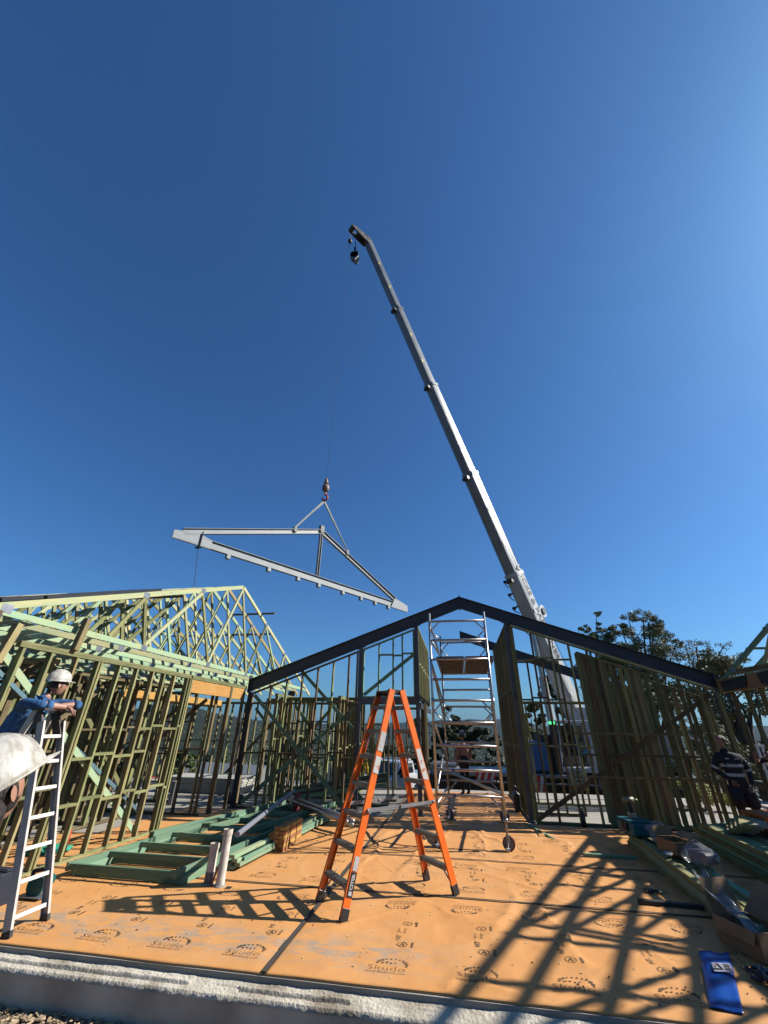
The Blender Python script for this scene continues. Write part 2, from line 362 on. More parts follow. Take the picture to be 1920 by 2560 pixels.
def printed(sh, x0, x1, y0, y1, off=0):
    h = hsheet(x0, x1, y0, y1); mb = MB(); x = off
    while x > x0+.4: x -= .755
    while x < x0+.38: x += .755
    while x < x1-.3:
        if y0+.3 < y1: logo(mb, x, y0+.3, False, h)
        if y1-y0 > 1.2:
            marks(mb, x+.05, y0+.95, h); logo(mb, x-.05, y1-.36, True, h)
        x += .755
    o = mb.build('printed_logos', INK, sh)
SH = [(-1.745, 5.9, 4.5, 6.52, 'orange protective floor sheet across the front right of the slab', 0),
      (-1.745, 5.9, 6.535, 8.19, 'orange protective floor sheet in the middle under the orange ladder', -.0),
      (-1.745, 5.9, 8.205, 10.1, 'orange protective floor sheet under the scaffold front wheels', .1),
      (-1.745, 1.35, 10.115, 16.0, 'orange protective floor sheet running back through the gable opening', .1),
      (-7.6, -1.76, 4.5, 6.5, 'orange protective floor sheet at the front left under the aluminium ladder', .2),
      (-7.6, -1.76, 6.515, 8.4, 'orange protective floor sheet at left under the stacked wall frames', .2),
      (-6.9, -1.76, 8.415, 11.3, 'orange protective floor sheet at the back left below the gable wall', .2)]
for x0, x1, y0, y1, lb, off in SH:
    s_ = sheet(x0, x1, y0, y1, lb); printed(s_, x0, x1, y0, y1, off)
s_ = sheet(1.36, 6.0, 10.115, 11.22, 'narrow orange protective floor sheet along the foot of the right gable wall')
JOINT_SHADE = mat('joint_shade', (.07, .06, .05), .8)  # dark strips over the sheet joints, coloured to read as shaded gaps
for x0, x1, y0, y1, lb in ((-1.78, -1.715, 4.5, 11.3, 'dark joint running away from the slab edge between the left and right floor sheets'), (-1.745, 5.9, 6.50, 6.555, 'dark joint between the front and the middle right floor sheets'), (-1.745, 5.9, 8.17, 8.225, 'dark joint between the middle right floor sheet and the one under the scaffold'), (-7.6, -1.76, 6.48, 6.535, 'dark joint between the two nearer floor sheets at left')):
    mb = MB()
    if x1-x0 < .2:
        for k in range(34): a, b_ = y0+(y1-y0)*k/34, y0+(y1-y0)*(k+1)/34; w_ = .022+.012*hz(k*.7, 2); c_ = (x0+x1)/2+.008*hz(k*.31, 6); d_ = (x0+x1)/2+.008*hz((k+1)*.31, 6); mb.quad((c_-w_, a, .0145), (c_+w_, a, .0145), (d_+w_, b_, .0145), (d_-w_, b_, .0145))
    else:
        n_ = int((x1-x0)*5)
        for k in range(n_): a, b_ = x0+(x1-x0)*k/n_, x0+(x1-x0)*(k+1)/n_; w_ = .018; c_ = (y0+y1)/2+.008*hz(k*.31, y0); d_ = (y0+y1)/2+.008*hz((k+1)*.31, y0); mb.quad((a, c_-w_, .0135), (b_, d_-w_, .0135), (b_, d_+w_, .0135), (a, c_+w_, .0135))
    tag(mb.build('joint_shade', JOINT_SHADE), lb, 'tape')
# chips of mulch below the upstand
mb = MB()
for i in range(5200):
    x = random.uniform(-5.6, -1.6); y = random.uniform(2.9, 4.31)
    q = Matrix.Rotation(random.random()*6.3, 3, 'Z') @ Matrix.Rotation(random.gauss(0, .28), 3, 'X') @ Matrix.Rotation(random.gauss(0, .28), 3, 'Y')
    s_ = random.uniform(.008, .03)
    mb.box((x, y, -.3+random.uniform(0, .02)), (s_*1.9, s_*.8, s_*.35), q)
CHIP = mat('mulch', (.75, .56, .34), .9, col2=(.34, .24, .14), noise_sc=25)
o = mb.build('gravel', CHIP); o['kind'] = 'stuff'
mb = MB(); SAW = mat('sawdust_chip', (.85, .66, .38), .9)
for i in range(420):
    x = random.gauss(-.3, 1.6) if i % 3 else random.gauss(-4.4, .7); y = random.uniform(4.6, 8.6)
    mb.box((x, y, wr(x, y)+.005), (random.uniform(.006, .03), random.uniform(.003, .009), .003), Matrix.Rotation(random.random()*3, 3, 'Z'))
o = mb.build('wood_shavings', SAW); o['kind'] = 'stuff'
# debris specks on the sheets
mb = MB()
for i in range(70):
    x = random.uniform(-4, 2.2); y = random.uniform(4.65, 7.5); mb.box((x, y, wr(x, y)+.006), (random.uniform(.006, .02), random.uniform(.004, .012), .005), Matrix.Rotation(random.random()*3, 3, 'Z'))
o = mb.build('debris', DGREY); o['kind'] = 'stuff'
# ---------------------------------------------------------------- steel portal frames
GY = 11.56
def gable_z(x): return 5.2-(abs(x-.24)*.361)          # top of the rafters
SW = STEEL
def rafter(root, xa, xb, y, dep=.31, wid=.13):
    mb = MB(); t = dep*1.063
    def P(x, dz, dy_): return (x, y+dy_, gable_z(x)-dz)
    for dz0, dz1, hw in ((0, .018, wid/2), (t-.018, t, wid/2), (.018, t-.018, .006)):
        mb.prism([P(xa, dz0, -hw), P(xb, dz0, -hw), P(xb, dz1, -hw), P(xa, dz1, -hw)], (0, 2*hw, 0))
    return mb
fr = thing('portal_frame', 'dark steel portal frame with pitched rafters over the front gable wall', 'steel frame', (.24, GY, 0))
rafter(fr, -5.84, .236, GY).build('rafter', SW, fr); rafter(fr, .244, 6.14, GY).build('rafter', SW, fr)
mb = MB(); mb.box((.24, GY-.012, 5.02), (.035, .16, .40)); mb.build('apex_plate', SW, fr)
for s, x in ((-1, -5.86), (1, 6.15)):
    mb = MB(); mb.box((x, GY, 2.87), (.03, .17, .46))
    for k in range(3):
        for d in (-.05, .05): mb.tube((x-s*.02, GY+d, 2.74+.13*k), (x+s*.02, GY+d, 2.74+.13*k), .014, n=6)
    mb.build('end_plate', SW, fr)
    mb = MB(); px_ = x-s*.16
    mb.box((px_, GY-.073, 2.85), (.03, .012, .03)); mb.build('bolt', STEEL, fr)
PG = mat('grey_steel_post', (.16, .165, .175), .5, .3, col2=(.10, .10, .11), noise_sc=4)
for x, zt in ((-5.80, 2.66), (6.10, 2.66)):
    mb = MB(); mb.box((x, GY, zt/2), (.10, .10, zt)); mb.box((x, GY, .012), (.2, .2, .02)); mb.build('post', SW, fr)
for x in (-2.62, -1.04, 1.45):
    zt = gable_z(x)-.335; mb = MB()
    mb.box((x, GY, zt/2), (.09, .10, zt)); mb.box((x+.045, GY-.052, zt/2), (.012, .012, zt)); mb.box((x-.045, GY-.052, zt/2), (.012, .012, zt))
    mb.box((x, GY, .012), (.2, .18, .02)); mb.box((x, GY, zt-.01), (.26, .12, .014), Matrix.Rotation(-.346 if x < .24 else .346, 3, 'Y')); mb.build('post', PG, fr)
mb = MB(); mb.box((-1.83, GY, 2.44), (1.5, .09, .15)); mb.box((-1.83, GY-.04, 2.52), (1.5, .012, .03)); mb.box((-1.83, GY-.04, 2.37), (1.5, .012, .03)); mb.build('lintel', PG, fr)
fr2 = thing('portal_frame', 'half finished dark steel frame with only its right rafter at the back', 'steel frame', (4, 16.2, 0))
rafter(fr2, .25, 6.14, 16.2, .29).build('rafter', SW, fr2)
mb = MB(); mb.prism([(.25, 16.12, 5.2), (.25, 16.12, 4.86), (.27, 16.12, 4.86), (.27, 16.12, 5.2)], (0, .16, 0)); mb.build('end_plate', SW, fr2)
for x in (1.72, 6.1):
    zt = gable_z(x)-.3+(.42 if x < 2 else 0); mb = MB(); mb.box((x, 16.2-(.1 if x < 2 else 0), zt/2), (.10, .08, zt)); mb.build('post', SW, fr2)
po = MB(); po.box((-5.3, 13.4, 1.3), (.1, .1, 2.6)); po.box((-5.3, 13.4, 2.68), (.22, .03, .3)); po.box((-5.3, 13.4, .01), (.2, .2, .02))
tag(po.build('steel_post', SW), 'dark steel post with a bolted cleat standing behind the left gable wall', 'post')

# ---------------------------------------------------------------- stud walls
SD, SWD = .09, .04
def wall(name, label, a, b, z0, top, xs, m=PINE, group=None, nogs=(), braces=(), plates=2, bottom=True, sw=SWD, studmats=None):
    """a,b: ends on the floor (x,y); xs: stud stations from a; top: height, or a function of the distance"""
    a = V((a[0], a[1], 0)); b = V((b[0], b[1], 0)); L = (b-a).length; u = (b-a)/L; nrm = V((-u.y, u.x, 0))
    tf = top if callable(top) else (lambda s: top)
    r = thing(name, label, 'wall frame', (a+b)/2, group)
    tp = .04*plates
    if bottom: timber('bottom_plate', a+V((0, 0, z0+.02)), b+V((0, 0, z0+.02)), .04, SD, m, r)
    for k in range(plates):
        timber('top_plate', a+V((0, 0, tf(0)-.02-.04*k)), b+V((0, 0, tf(L)-.02-.04*k)), .04, SD, m, r)
    for i, s in enumerate(xs):
        p = a+u*s; h0 = z0+(.04 if bottom else 0); mm = (studmats[i % len(studmats)] if studmats else m)
        timber('stud', p+V((0, 0, h0)), p+V((0, 0, tf(s)-tp-.004)), sw, SD-.002 if sw < .06 else .04, mm, r, u)
    for (s0, s1, z) in nogs:
        st = sorted([s for s in xs if s0-.01 <= s <= s1+.01])
        for k, (p, q) in enumerate(zip(st[:-1], st[1:])):
            if q-p < .1: continue
            zz = z+(.05 if k % 2 else 0)
            timber('nogging', a+u*(p+.021)+V((0, 0, zz)), a+u*(q-.021)+V((0, 0, zz)), .04, SD-.004, m, r)
    for (s0, za, s1, zb, side, bm_) in braces:
        o = nrm*side*(SD/2+.012)
        timber('brace', a+u*s0+o+V((0, 0, za)), a+u*s1+o+V((0, 0, zb)), .09, .02, bm_, r, V((0, 0, 1)))
    return r
def rng(a, b, st): 
    o = []; x = a
    while x < b-.05: o.append(x); x += st
    return o+[b]
MIX = [PINE, PINEY, PINE, BROWN, PINE]
gz = lambda x0: (lambda s: gable_z(x0+s)-.40)
# gable wall, left of the opening, and over the window
xs = [0, .52]+[.98+.445*k for k in range(5)]
wall('stud_wall', 'raking stud wall with crossed braces under the left rafter of the gable', (-5.72, GY), (-2.68, GY), 0, gz(-5.72), xs+[3.0], BROWN, nogs=[(0, 3.1, 2.37), (0, 3.1, 1.19)], plates=1,
     braces=[(.08, 2.58, 2.9, .05, -1, GREEND), (1.25, 3.32, 3.0, 1.72, 1, GREEND), (.1, .1, 3.0, 2.3, 1, GREEND)], studmats=[BROWN, BROWN, PINE])
wall('stud_wall', 'short stud panel above the window gap left of the orange ladder', (-2.56, GY), (-1.1, GY), 2.52, gz(-2.56), [.02, .46, .86, 1.12, 1.44], GREEND, nogs=[(.46, .86, 3.62), (.86, 1.44, 3.60)], plates=1, braces=[(.05, 2.6, 1.42, 3.62, 1, GREEND)], bottom=True)
# right gable wall
xr = [.04, .50, .95, 1.40, 1.82, 3.30, 3.75, 4.15, 4.52]
RY = 11.42
wall('stud_wall', 'raking stud wall under the right rafter with one long diagonal brace', (1.54, RY), (6.0, RY), 0, gz(1.54), xr, PINE, nogs=[(0, 1.5, 3.42)], plates=1,
     braces=[(.02, .04, 4.4, 2.62, 1, BROWN)], studmats=[PINE, BROWN, PINE, PINE, BROWN])
# long rails fixed across its face
for z, x0, x1, lb in ((1.76, 2.66, 5.0, 'highest'), (1.33, 2.7, 5.2, 'middle'), (.90, 2.75, 5.5, 'lowest')):
    o = timber('rail', (x0, RY-.075, z), (x1, RY-.075, z), .045, .03, BROWN); o.name = 'timber_rail'
    tag(o, f'{lb} of three thin timber rails across the right gable wall', 'timber rail', 'rails across the right gable wall')
# vertical packs of studs standing behind it
rr = random.Random(3)
def packed(label, x0, x1, y, topf, dens, zsplit=None):
    n_ = []; s = 0
    while s < (x1-x0): n_.append(s); s += dens*(1 if rr.random() < .72 else 1.2+rr.random()*.7)
    return wall('stud_wall', label, (x0, y), (x1, y), 0, topf, n_, PINE, plates=1, studmats=[PINE, PINE, BROWN, PINEY, PINE, BROWN, PINEY], sw=.086, group='close packed wall frames behind the right gable wall')
packed('close packed wall frame directly behind the right gable wall studs', 3.15, 4.78, 11.62, lambda s: gable_z(3.15+s)-.5, .089)
packed('close packed wall frame standing second behind the right gable wall', 3.5, 4.6, 11.86, lambda s: 2.95-.2*s, .091)
packed('wall frame of wider spaced studs behind the navy shirted worker', 4.7, 5.98, 11.75, lambda s: gable_z(4.7+s)-.6, .19)
wall('stud_wall', 'low stud wall on the pale concrete far behind the right gable', (1.6, 14.2), (6.3, 14.2), 0, 2.6, rng(0, 4.7, .45), PINE, nogs=[(0, 4.7, 1.4)], studmats=MIX)
wall('stud_wall', 'door height stud frame just inside the right gable wall', (1.62, 12.6), (2.9, 12.6), 0, 3.55, [.02, .42, .84, 1.26], BROWN, nogs=[(0, 1.3, 2.55)], plates=1)
# hall walls running back from the opening
for k in range(2):
    y0 = GY+.1+.0*k
    wall('stud_wall', ['tall stud wall running back from the right post of the gable opening', 'second skin of studs lining the right side of the gable opening'][k], (1.47+.10*k, y0), (1.47+.10*k, 16.1), 0, 4.42, [.03+.0*k]+rng(.20+.12*k, 4.4, .24), BROWN, nogs=[(0, 4.4, 1.4), (0, 4.4, 2.75)], plates=1, studmats=[PINE, BROWN, BROWN])
wall('stud_wall', 'tall stud wall running back from the left post of the gable opening', (-1.03, GY+.1), (-1.03, 16.0), 2.5, 4.4, rng(.04, 4.3, .34), PINE, nogs=[(0, 4.3, 3.4)], plates=1, studmats=[PINE, PINEY])
wall('stud_wall', 'short run of studs standing below the left hall wall', (-.99, GY+1.0), (-.99, 13.4), 0, 2.5, [0, .12, .5, .9, 1.0, .78], PINE, plates=1, studmats=[BROWN, PINEY])
for x, lb in ((1.55, 'right'), (-.99, 'left')):
    o = timber('door_head', (x, 16.05, 2.35), (x+.001, 11.7, 2.35), .14, .045, PG); o.name = 'steel_band'
    tag(o, f'steel channel at head height along the {lb} hall wall', 'steel channel')

# left house: outer wall, beams, inner walls
LX = -5.9
ws = [.08, .52, .97, 1.40, 1.46, 1.88, 2.32, 2.76, 3.1, 3.44, 3.9, 4.0]
wall('stud_wall', 'sunlit stud wall of the left house with doubled top plates', (LX, 4.73), (LX, 8.74), 0, 2.80, ws, PINE, nogs=[(.9, 1.45, .98), (1.46, 3.1, 1.32), (1.46, 4.0, .72), (.08, .97, .86), (2.7, 4.0, 1.74)],
     braces=[(-.1, 2.62, 3.55, .06, 1, GREEN)], studmats=[PINE, PINE, PINEY, PINE, PINEY])
o = timber('strap', (LX-.07, 4.5, 2.5), (LX-.07, 8.3, .35), .05, .03, mat('blue_tinted_steel', (.25, .42, .5), .4, .5)); o.name = 'steel_brace'; tag(o, 'pale blue steel angle brace sloping behind the left house wall', 'brace')
wall('stud_wall', 'pair of stout studs carrying the orange lintel at the left house', (LX, 8.78), (LX, 11.4), 0, 2.80, [.02, 1.80, 1.86, 2.56], PINE, studmats=[PINEY, BROWN, PINEY, BROWN], nogs=[(1.86, 2.5, 1.2)], plates=2, bottom=False)
for y0, y1, lb in ((8.84, 10.54, 'long orange laminated lintel over the wide opening of the left house'), (10.66, 11.3, 'short orange laminated lintel beside the left rafter end')):
    o = timber('lintel', (LX+.005, y0, 2.58), (LX+.005, y1, 2.58), .26 if y1 < 11 else .28, .06, LVL); o.name = 'laminated_lintel'; tag(o, lb, 'lintel', 'laminated lintels of the left house')
o = timber('beam', (-7.6, 8.9, 2.42), (-7.6, 13.2, 2.42), .22, .06, LVL); o.name = 'laminated_lintel'; tag(o, 'shaded orange laminated beam deep inside the left house', 'lintel', 'laminated lintels of the left house')
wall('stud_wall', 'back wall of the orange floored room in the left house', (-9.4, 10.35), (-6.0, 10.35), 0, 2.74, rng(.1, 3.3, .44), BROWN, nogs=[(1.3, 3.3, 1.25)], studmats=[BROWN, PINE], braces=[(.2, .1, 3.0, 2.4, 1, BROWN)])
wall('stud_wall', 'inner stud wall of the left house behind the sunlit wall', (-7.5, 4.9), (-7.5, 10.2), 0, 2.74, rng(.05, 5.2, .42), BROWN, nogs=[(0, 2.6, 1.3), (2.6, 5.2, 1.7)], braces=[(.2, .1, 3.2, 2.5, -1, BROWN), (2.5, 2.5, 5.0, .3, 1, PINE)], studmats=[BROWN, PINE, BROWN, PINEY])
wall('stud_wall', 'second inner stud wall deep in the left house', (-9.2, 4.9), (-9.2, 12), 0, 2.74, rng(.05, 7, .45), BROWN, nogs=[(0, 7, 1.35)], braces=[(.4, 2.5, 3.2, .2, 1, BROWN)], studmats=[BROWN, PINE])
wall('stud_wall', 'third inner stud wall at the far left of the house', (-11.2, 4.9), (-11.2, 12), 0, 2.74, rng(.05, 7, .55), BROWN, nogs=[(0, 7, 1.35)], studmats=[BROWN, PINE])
wall('stud_wall', 'front cross wall of the left house behind the leaning worker', (-9.4, 5.6), (-6.1, 5.6), 0, 2.7, [.05, .55, .62, 1.1, 1.6, 2.1, 2.16, 2.7, 3.2], PINEY, nogs=[(0, 3.2, 1.2)], braces=[(.4, .9, 3.1, 2.62, -1, BROWN)], studmats=[PINEY, BROWN, PINEY])
wall('stud_wall', 'middle cross wall of the left house with shaded studs', (-9.1, 7.7), (-7.6, 7.7), 0, 2.7, rng(.05, 1.45, .4), BROWN, nogs=[(0, 1.5, 1.2)], studmats=[BROWN, PINE])
wall('stud_wall', 'stud wall beyond the left gable wall running across the house', (-6.2, 13.6), (-1.9, 13.6), 0, 2.62, [0, .1, .45, .9, 1.0, 1.45, 1.9, 2.4, 2.5, 3.0, 3.5, 4.2], PINE, nogs=[(0, 2.5, 1.7), (1.4, 4.2, 1.2)], braces=[(.1, .1, 2.2, 2.3, -1, PINEY)], studmats=[PINEY, BROWN, PINE])
wall('stud_wall', 'rear stud wall of the left house seen through its openings', (-11.5, 15.6), (-3.6, 15.6), 0, 2.62, rng(.05, 7.8, .5), PINE, nogs=[(0, 7.8, 1.3)], braces=[(3.0, .1, 5.2, 2.4, -1, BROWN), (4, 2.4, 6.5, .1, -1, BROWN)], studmats=[PINE, BROWN])
wall('stud_wall', 'stud wall close behind the left gable wall', (-5.1, 12.7), (-2.0, 12.7), 0, 2.6, [0, .36, .72, .8, 1.3, 1.75, 2.2, 2.6, 2.68, 3.1], PINE, nogs=[(0, 3.1, 1.0), (0, 3.1, 1.9)], braces=[(.2, 2.4, 2.4, .1, 1, GREEND)], studmats=[BROWN, PINE, PINEY])
wall('stud_wall', 'short inner stud wall running back behind the middle of the left gable', (-3.3, 12.0), (-3.3, 15.4), 0, 2.6, rng(.05, 3.3, .36), PINE, nogs=[(0, 3.3, 1.3)], studmats=[PINEY, BROWN])
wall('stud_wall', 'rear stud wall beyond the window gap of the gable', (-3.2, 16.3), (-1.3, 16.3), 0, 2.5, rng(.05, 1.85, .42), PINE, nogs=[(0, 1.9, 1.2)], studmats=[PINEY, BROWN])
wall('stud_wall', 'inner stud wall joining the rear wall behind the left gable', (-5.2, 12.0), (-5.2, 15.5), 0, 2.66, rng(.05, 3.4, .4), PINE, nogs=[(0, 3.4, 1.5)], studmats=[PINE, PINEY])
for k, (y0, x0, lb) in enumerate(((4.62, -6.3, 'dark brown beam end jutting out at the upper left corner'),)):
    o = timber('beam', (-8.2, 4.35, 3.0), (-5.93, 4.35, 3.0), .24, .07, mat('dark_stained_beam', (.12, .055, .03), .6, col2=(.08, .035, .02), noise_sc=6, stretch=(3, 3, .4))); o.name = 'roof_beam'; tag(o, lb, 'beam')
for (p, q, lb) in (((-5.99, 4.62, 2.5), (-5.99, 4.70, 3.02), 'stub of timber standing above the near corner of the left house wall'), ((-5.83, 5.55, 2.80), (-5.86, 5.62, 3.3), 'upright timber block nailed over the top plate of the left house')):
    o = timber('block', p, q, .09, .09, PINEY); o.name = 'timber_block'; tag(o, lb, 'timber block')
o = timber('board', (-5.7, 3.9, 2.2), (-5.62, 4.55, 1.55), .15, .035, GREEN, None, (0, 0, 1)); o.name = 'sloping_board'; tag(o, 'pale green board sloping down behind the leaning worker at left', 'board')
o = timber('board', (-5.75, 4.02, 2.75), (-5.75, 4.0, 2.05), .22, .02, GALV); o.name = 'metal_sheet'; tag(o, 'grey metal strip hanging at the left edge above the worker', 'metal strip')

for k, (y, lb) in enumerate(((6.5, 'cross wall close behind the sunlit stud wall'), (9.0, 'cross wall at the far end of the sunlit stud wall'), (11.9, 'dark cross wall beyond the orange floored room'))):
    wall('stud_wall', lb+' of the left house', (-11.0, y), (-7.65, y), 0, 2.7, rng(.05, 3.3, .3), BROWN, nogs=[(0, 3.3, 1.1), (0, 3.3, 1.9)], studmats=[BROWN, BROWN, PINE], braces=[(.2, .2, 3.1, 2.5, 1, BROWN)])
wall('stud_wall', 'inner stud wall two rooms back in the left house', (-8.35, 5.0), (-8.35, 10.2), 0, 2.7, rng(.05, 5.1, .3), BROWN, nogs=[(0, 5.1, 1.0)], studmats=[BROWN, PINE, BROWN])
for k, (x, y) in enumerate(((-6.25, 4.72), (-6.62, 5.05), (-6.35, 5.18), (-6.95, 4.8))):
    o = timber('post', (x, y, 0), (x, y, 2.66), .09, .09, [PINEY, BROWN, PINEY, BROWN][k]); o.name = 'timber_post'; tag(o, ['stout yellow post at the near corner of the left house', 'dark stout post behind the leaning worker', 'yellow post behind the leaning worker, its side in the sun', 'dark stout post at the left edge of the picture'][k], 'post')
# ---------------------------------------------------------------- roof trusses
def truss(x, label, group, ya=10.45, zc=3.12, slope=.366, half=6.2, m1=GREEN, m2=PINE, webs=1, lean=0):
    r = thing('roof_truss', label, 'roof truss', (x, ya, zc), group); ap = zc+slope*half
    def P(y, z, dx=0): return V((x+dx, y, z))
    top = lambda y: ap-abs(y-ya)*slope
    timber('bottom_chord', P(ya-half+.05, zc), P(ya+half-.05, zc), .09, .038, m1, r)
    for s in (-1, 1):
        timber('top_chord', P(ya+s*(half+.45), top(ya+half+.45)+.02), P(ya+s*.02, ap), .10, .038, m2, r)
    for s in (-1, 1):
        nodes = [(1.0, 0), (1.84, 1), (3.2, 0), (3.6, 1), (4.3, 0)] if webs else []
        b0, b1 = 1.0, 3.27; t1, t2 = 1.84, 3.6
        seg = [((b0, zc), (0, ap)), ((b0, zc), (t1, top(ya+t1))), ((b1, zc), (t1, top(ya+t1))), ((b1, zc), (t2, top(ya+t2))), ((b1+.9, zc), (t2, top(ya+t2)))]
        for p, q in seg:
            timber('web', P(ya+s*p[0], p[1]+.05), P(ya+s*q[0], q[1]-.06), .075, .036, [m1, TRUSS, PINE][rr.randrange(3)], r)
        for yy, zz in ((b0, zc), (b1, zc), (t1, top(ya+t1)), (t2, top(ya+t2)), (half-.2, zc+.05)):
            for dx in (-.0215, .0215):
                mb = MB(); mb.box((x+dx, ya+s*yy, zz), (.003, .15, .11)); mb.build('nail_plate', GALV, r)
    return r
XT = [-6.0, -6.50, -7.0, -7.55, -8.1, -8.7, -9.3, -9.9, -10.6, -11.3, -12.0, -12.8]
for i, x in enumerate(XT):
    truss(x, ('front roof truss of the left house, nearest the suspended steel frame' if i == 0 else f'{ordinal(i)} roof truss counting back from the front one on the left house'), 'roof trusses of the left house', m1=[GREEN, TRUSS, GREEN][i % 3], m2=[TRUSS, PINEY, GREEN, TRUSS, TRUSS][i % 5])
for i, x in enumerate([6.25, 6.70, 7.30, 7.90, 8.5, 9.1, 9.7, 10.3]):
    truss(x, f'{ordinal(i)} roof truss of the right house counting from the gable' if i else 'brown roof truss at the right edge nearest the gable', 'roof trusses of the right house', ya=5.6, zc=3.02, slope=.37, half=5.4, m1=BROWN if i == 0 else GREEND, m2=GREEND)
# battens
BAT = mat('dark_roof_batten', (.03, .035, .045), .45, .4)
for k in range(3):
    mb = MB(); y0, y1 = 4.95-.3*k, 7.25+.1*k; f = lambda y: 3.12+.366*6.2-abs(y-10.45)*.366
    mb.bar((-6.05-.4*k, y0, f(y0)+.10), (-6.05-.4*k, y1, f(y1)+.10), .05, .07); o = mb.build('roof_batten', BAT)
    tag(o, ['dark roof batten lying up the slope of the front left truss', 'dark roof batten lying second on the left roof trusses', 'dark roof batten lying third on the left roof trusses'][k], 'roof batten', 'battens on the left roof')
for k, (y, x0, x1) in enumerate(((11.85, -7.2, -5.55), (12.95, -9.8, -6.0), (8.2, -11.5, -6.2), (5.6, -11.8, -6.1))):
    z = 3.12+.366*6.2-abs(y-10.45)*.366+(.09 if k != 2 else -.1); o = timber('batten', (x0, y, z), (x1, y, z), .045, .07, BROWN); o.name = 'timber_batten'
    tag(o, ['timber batten sticking out beyond the right slope of the left roof', 'timber batten tying the far slope of the left roof trusses', 'timber batten under the near slope of the left roof trusses', 'timber batten near the eave of the left roof trusses'][k], 'batten')
# right house
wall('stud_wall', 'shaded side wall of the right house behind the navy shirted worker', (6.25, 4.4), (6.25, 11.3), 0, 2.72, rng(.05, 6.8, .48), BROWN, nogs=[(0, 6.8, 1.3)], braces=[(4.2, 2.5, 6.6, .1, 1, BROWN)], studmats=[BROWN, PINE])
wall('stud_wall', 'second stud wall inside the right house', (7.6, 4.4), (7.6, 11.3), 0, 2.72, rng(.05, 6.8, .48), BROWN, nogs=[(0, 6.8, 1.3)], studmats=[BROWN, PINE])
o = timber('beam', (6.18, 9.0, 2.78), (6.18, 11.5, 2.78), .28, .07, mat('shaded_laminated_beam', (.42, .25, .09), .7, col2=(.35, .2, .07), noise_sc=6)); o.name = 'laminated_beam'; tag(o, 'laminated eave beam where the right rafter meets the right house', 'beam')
mb = MB(); mb.prism([(6.12, 10.3, 2.9), (6.12, 11.3, 2.86), (6.12, 11.25, 2.66), (6.12, 10.4, 2.68)], (.02, 0, 0)); tag(mb.build('black_membrane', BLACK), 'strip of black damp membrane stapled to the right eave beam', 'membrane')
mb = MB(); mb.prism([(6.12, 9.45, 2.92), (6.12, 9.95, 2.90), (6.12, 9.9, 2.70), (6.12, 9.7, 2.64), (6.12, 9.5, 2.7)], (.02, 0, 0)); tag(mb.build('black_membrane', BLACK), 'square flap of black membrane near the right edge of the picture', 'membrane')

for k in range(9):
    y = 4.2+.75*k; z = 3.02+.37*5.4-abs(y-5.6)*.37+.12; o = timber('batten', (6.3, y, z), (11, y, z), .04, .09, GREEND); o.name = 'roof_batten'
    tag(o, 'green roof batten across the trusses of the right house', 'roof batten', 'battens on the right roof')
# ---------------------------------------------------------------- crane
BASE = Dp(1440, 1800, 26); TIP = Dp(917, 603, 16.3)
ax = (TIP-BASE).normalized(); LB = (TIP-BASE).length
hu = V((ax.x, ax.y, 0)).normalized()
sideN = ax.cross(V((0, 0, 1))).normalized()
if sideN.dot(CAM-BASE) < 0: sideN = -sideN
upN = ax.cross(sideN).normalized()
if upN.z < 0: upN = -upN
q_ = Quaternion(ax, math.radians(9)); s2 = q_ @ sideN
if s2.x < sideN.x: q_ = q_.inverted()
sideN = q_ @ sideN; upN = q_ @ upN
GZ = -2.0
cr = thing('mobile_crane', 'white mobile crane with a long telescopic boom raised behind the gable', 'crane', (7, 25, GZ))
BOOM = mat('boom_paint', (.70, .71, .71), .38, 0, col2=(.50, .50, .49), noise_sc=1.1, stretch=(1, 1, .3), det=9, coat=.2)
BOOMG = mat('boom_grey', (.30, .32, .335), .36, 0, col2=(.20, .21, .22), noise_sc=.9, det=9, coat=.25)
def prof(h, w_):
    pts = [(.5*h, -.5*w_), (.5*h, .5*w_), (-.05*h, .5*w_)]
    for k in range(1, 8): a = k*PI/8; pts.append((-.05*h-.45*h*math.sin(a), .5*w_*math.cos(a)))
    return pts+[(-.05*h, -.5*w_)]
def boom(t0, t1, h, w_):
    mb = MB(); mb.prism([BASE+ax*t0+upN*p+sideN*q for p, q in prof(h, w_)], ax*(t1-t0)); return mb
def tpix(x, y):                              # where on the boom axis a pixel falls
    d = ray(x, y).normalized(); w0 = BASE-CAM; b_ = ax.dot(d); return (b_*d.dot(w0)-ax.dot(w0))/(1-b_*b_)
J = [tpix(*q) for q in ((1290, 1433), (1177, 1184), (1078, 963), (993, 773))]
segs = [(-1.6, J[0], 1.02, .84, BOOM), (J[0]-.2, J[1], .90, .74, BOOMG), (J[1]-.2, J[2], .80, .65, BOOMG), (J[2]-.2, J[3], .71, .57, BOOMG), (J[3]-.2, LB, .62, .49, BOOMG)]
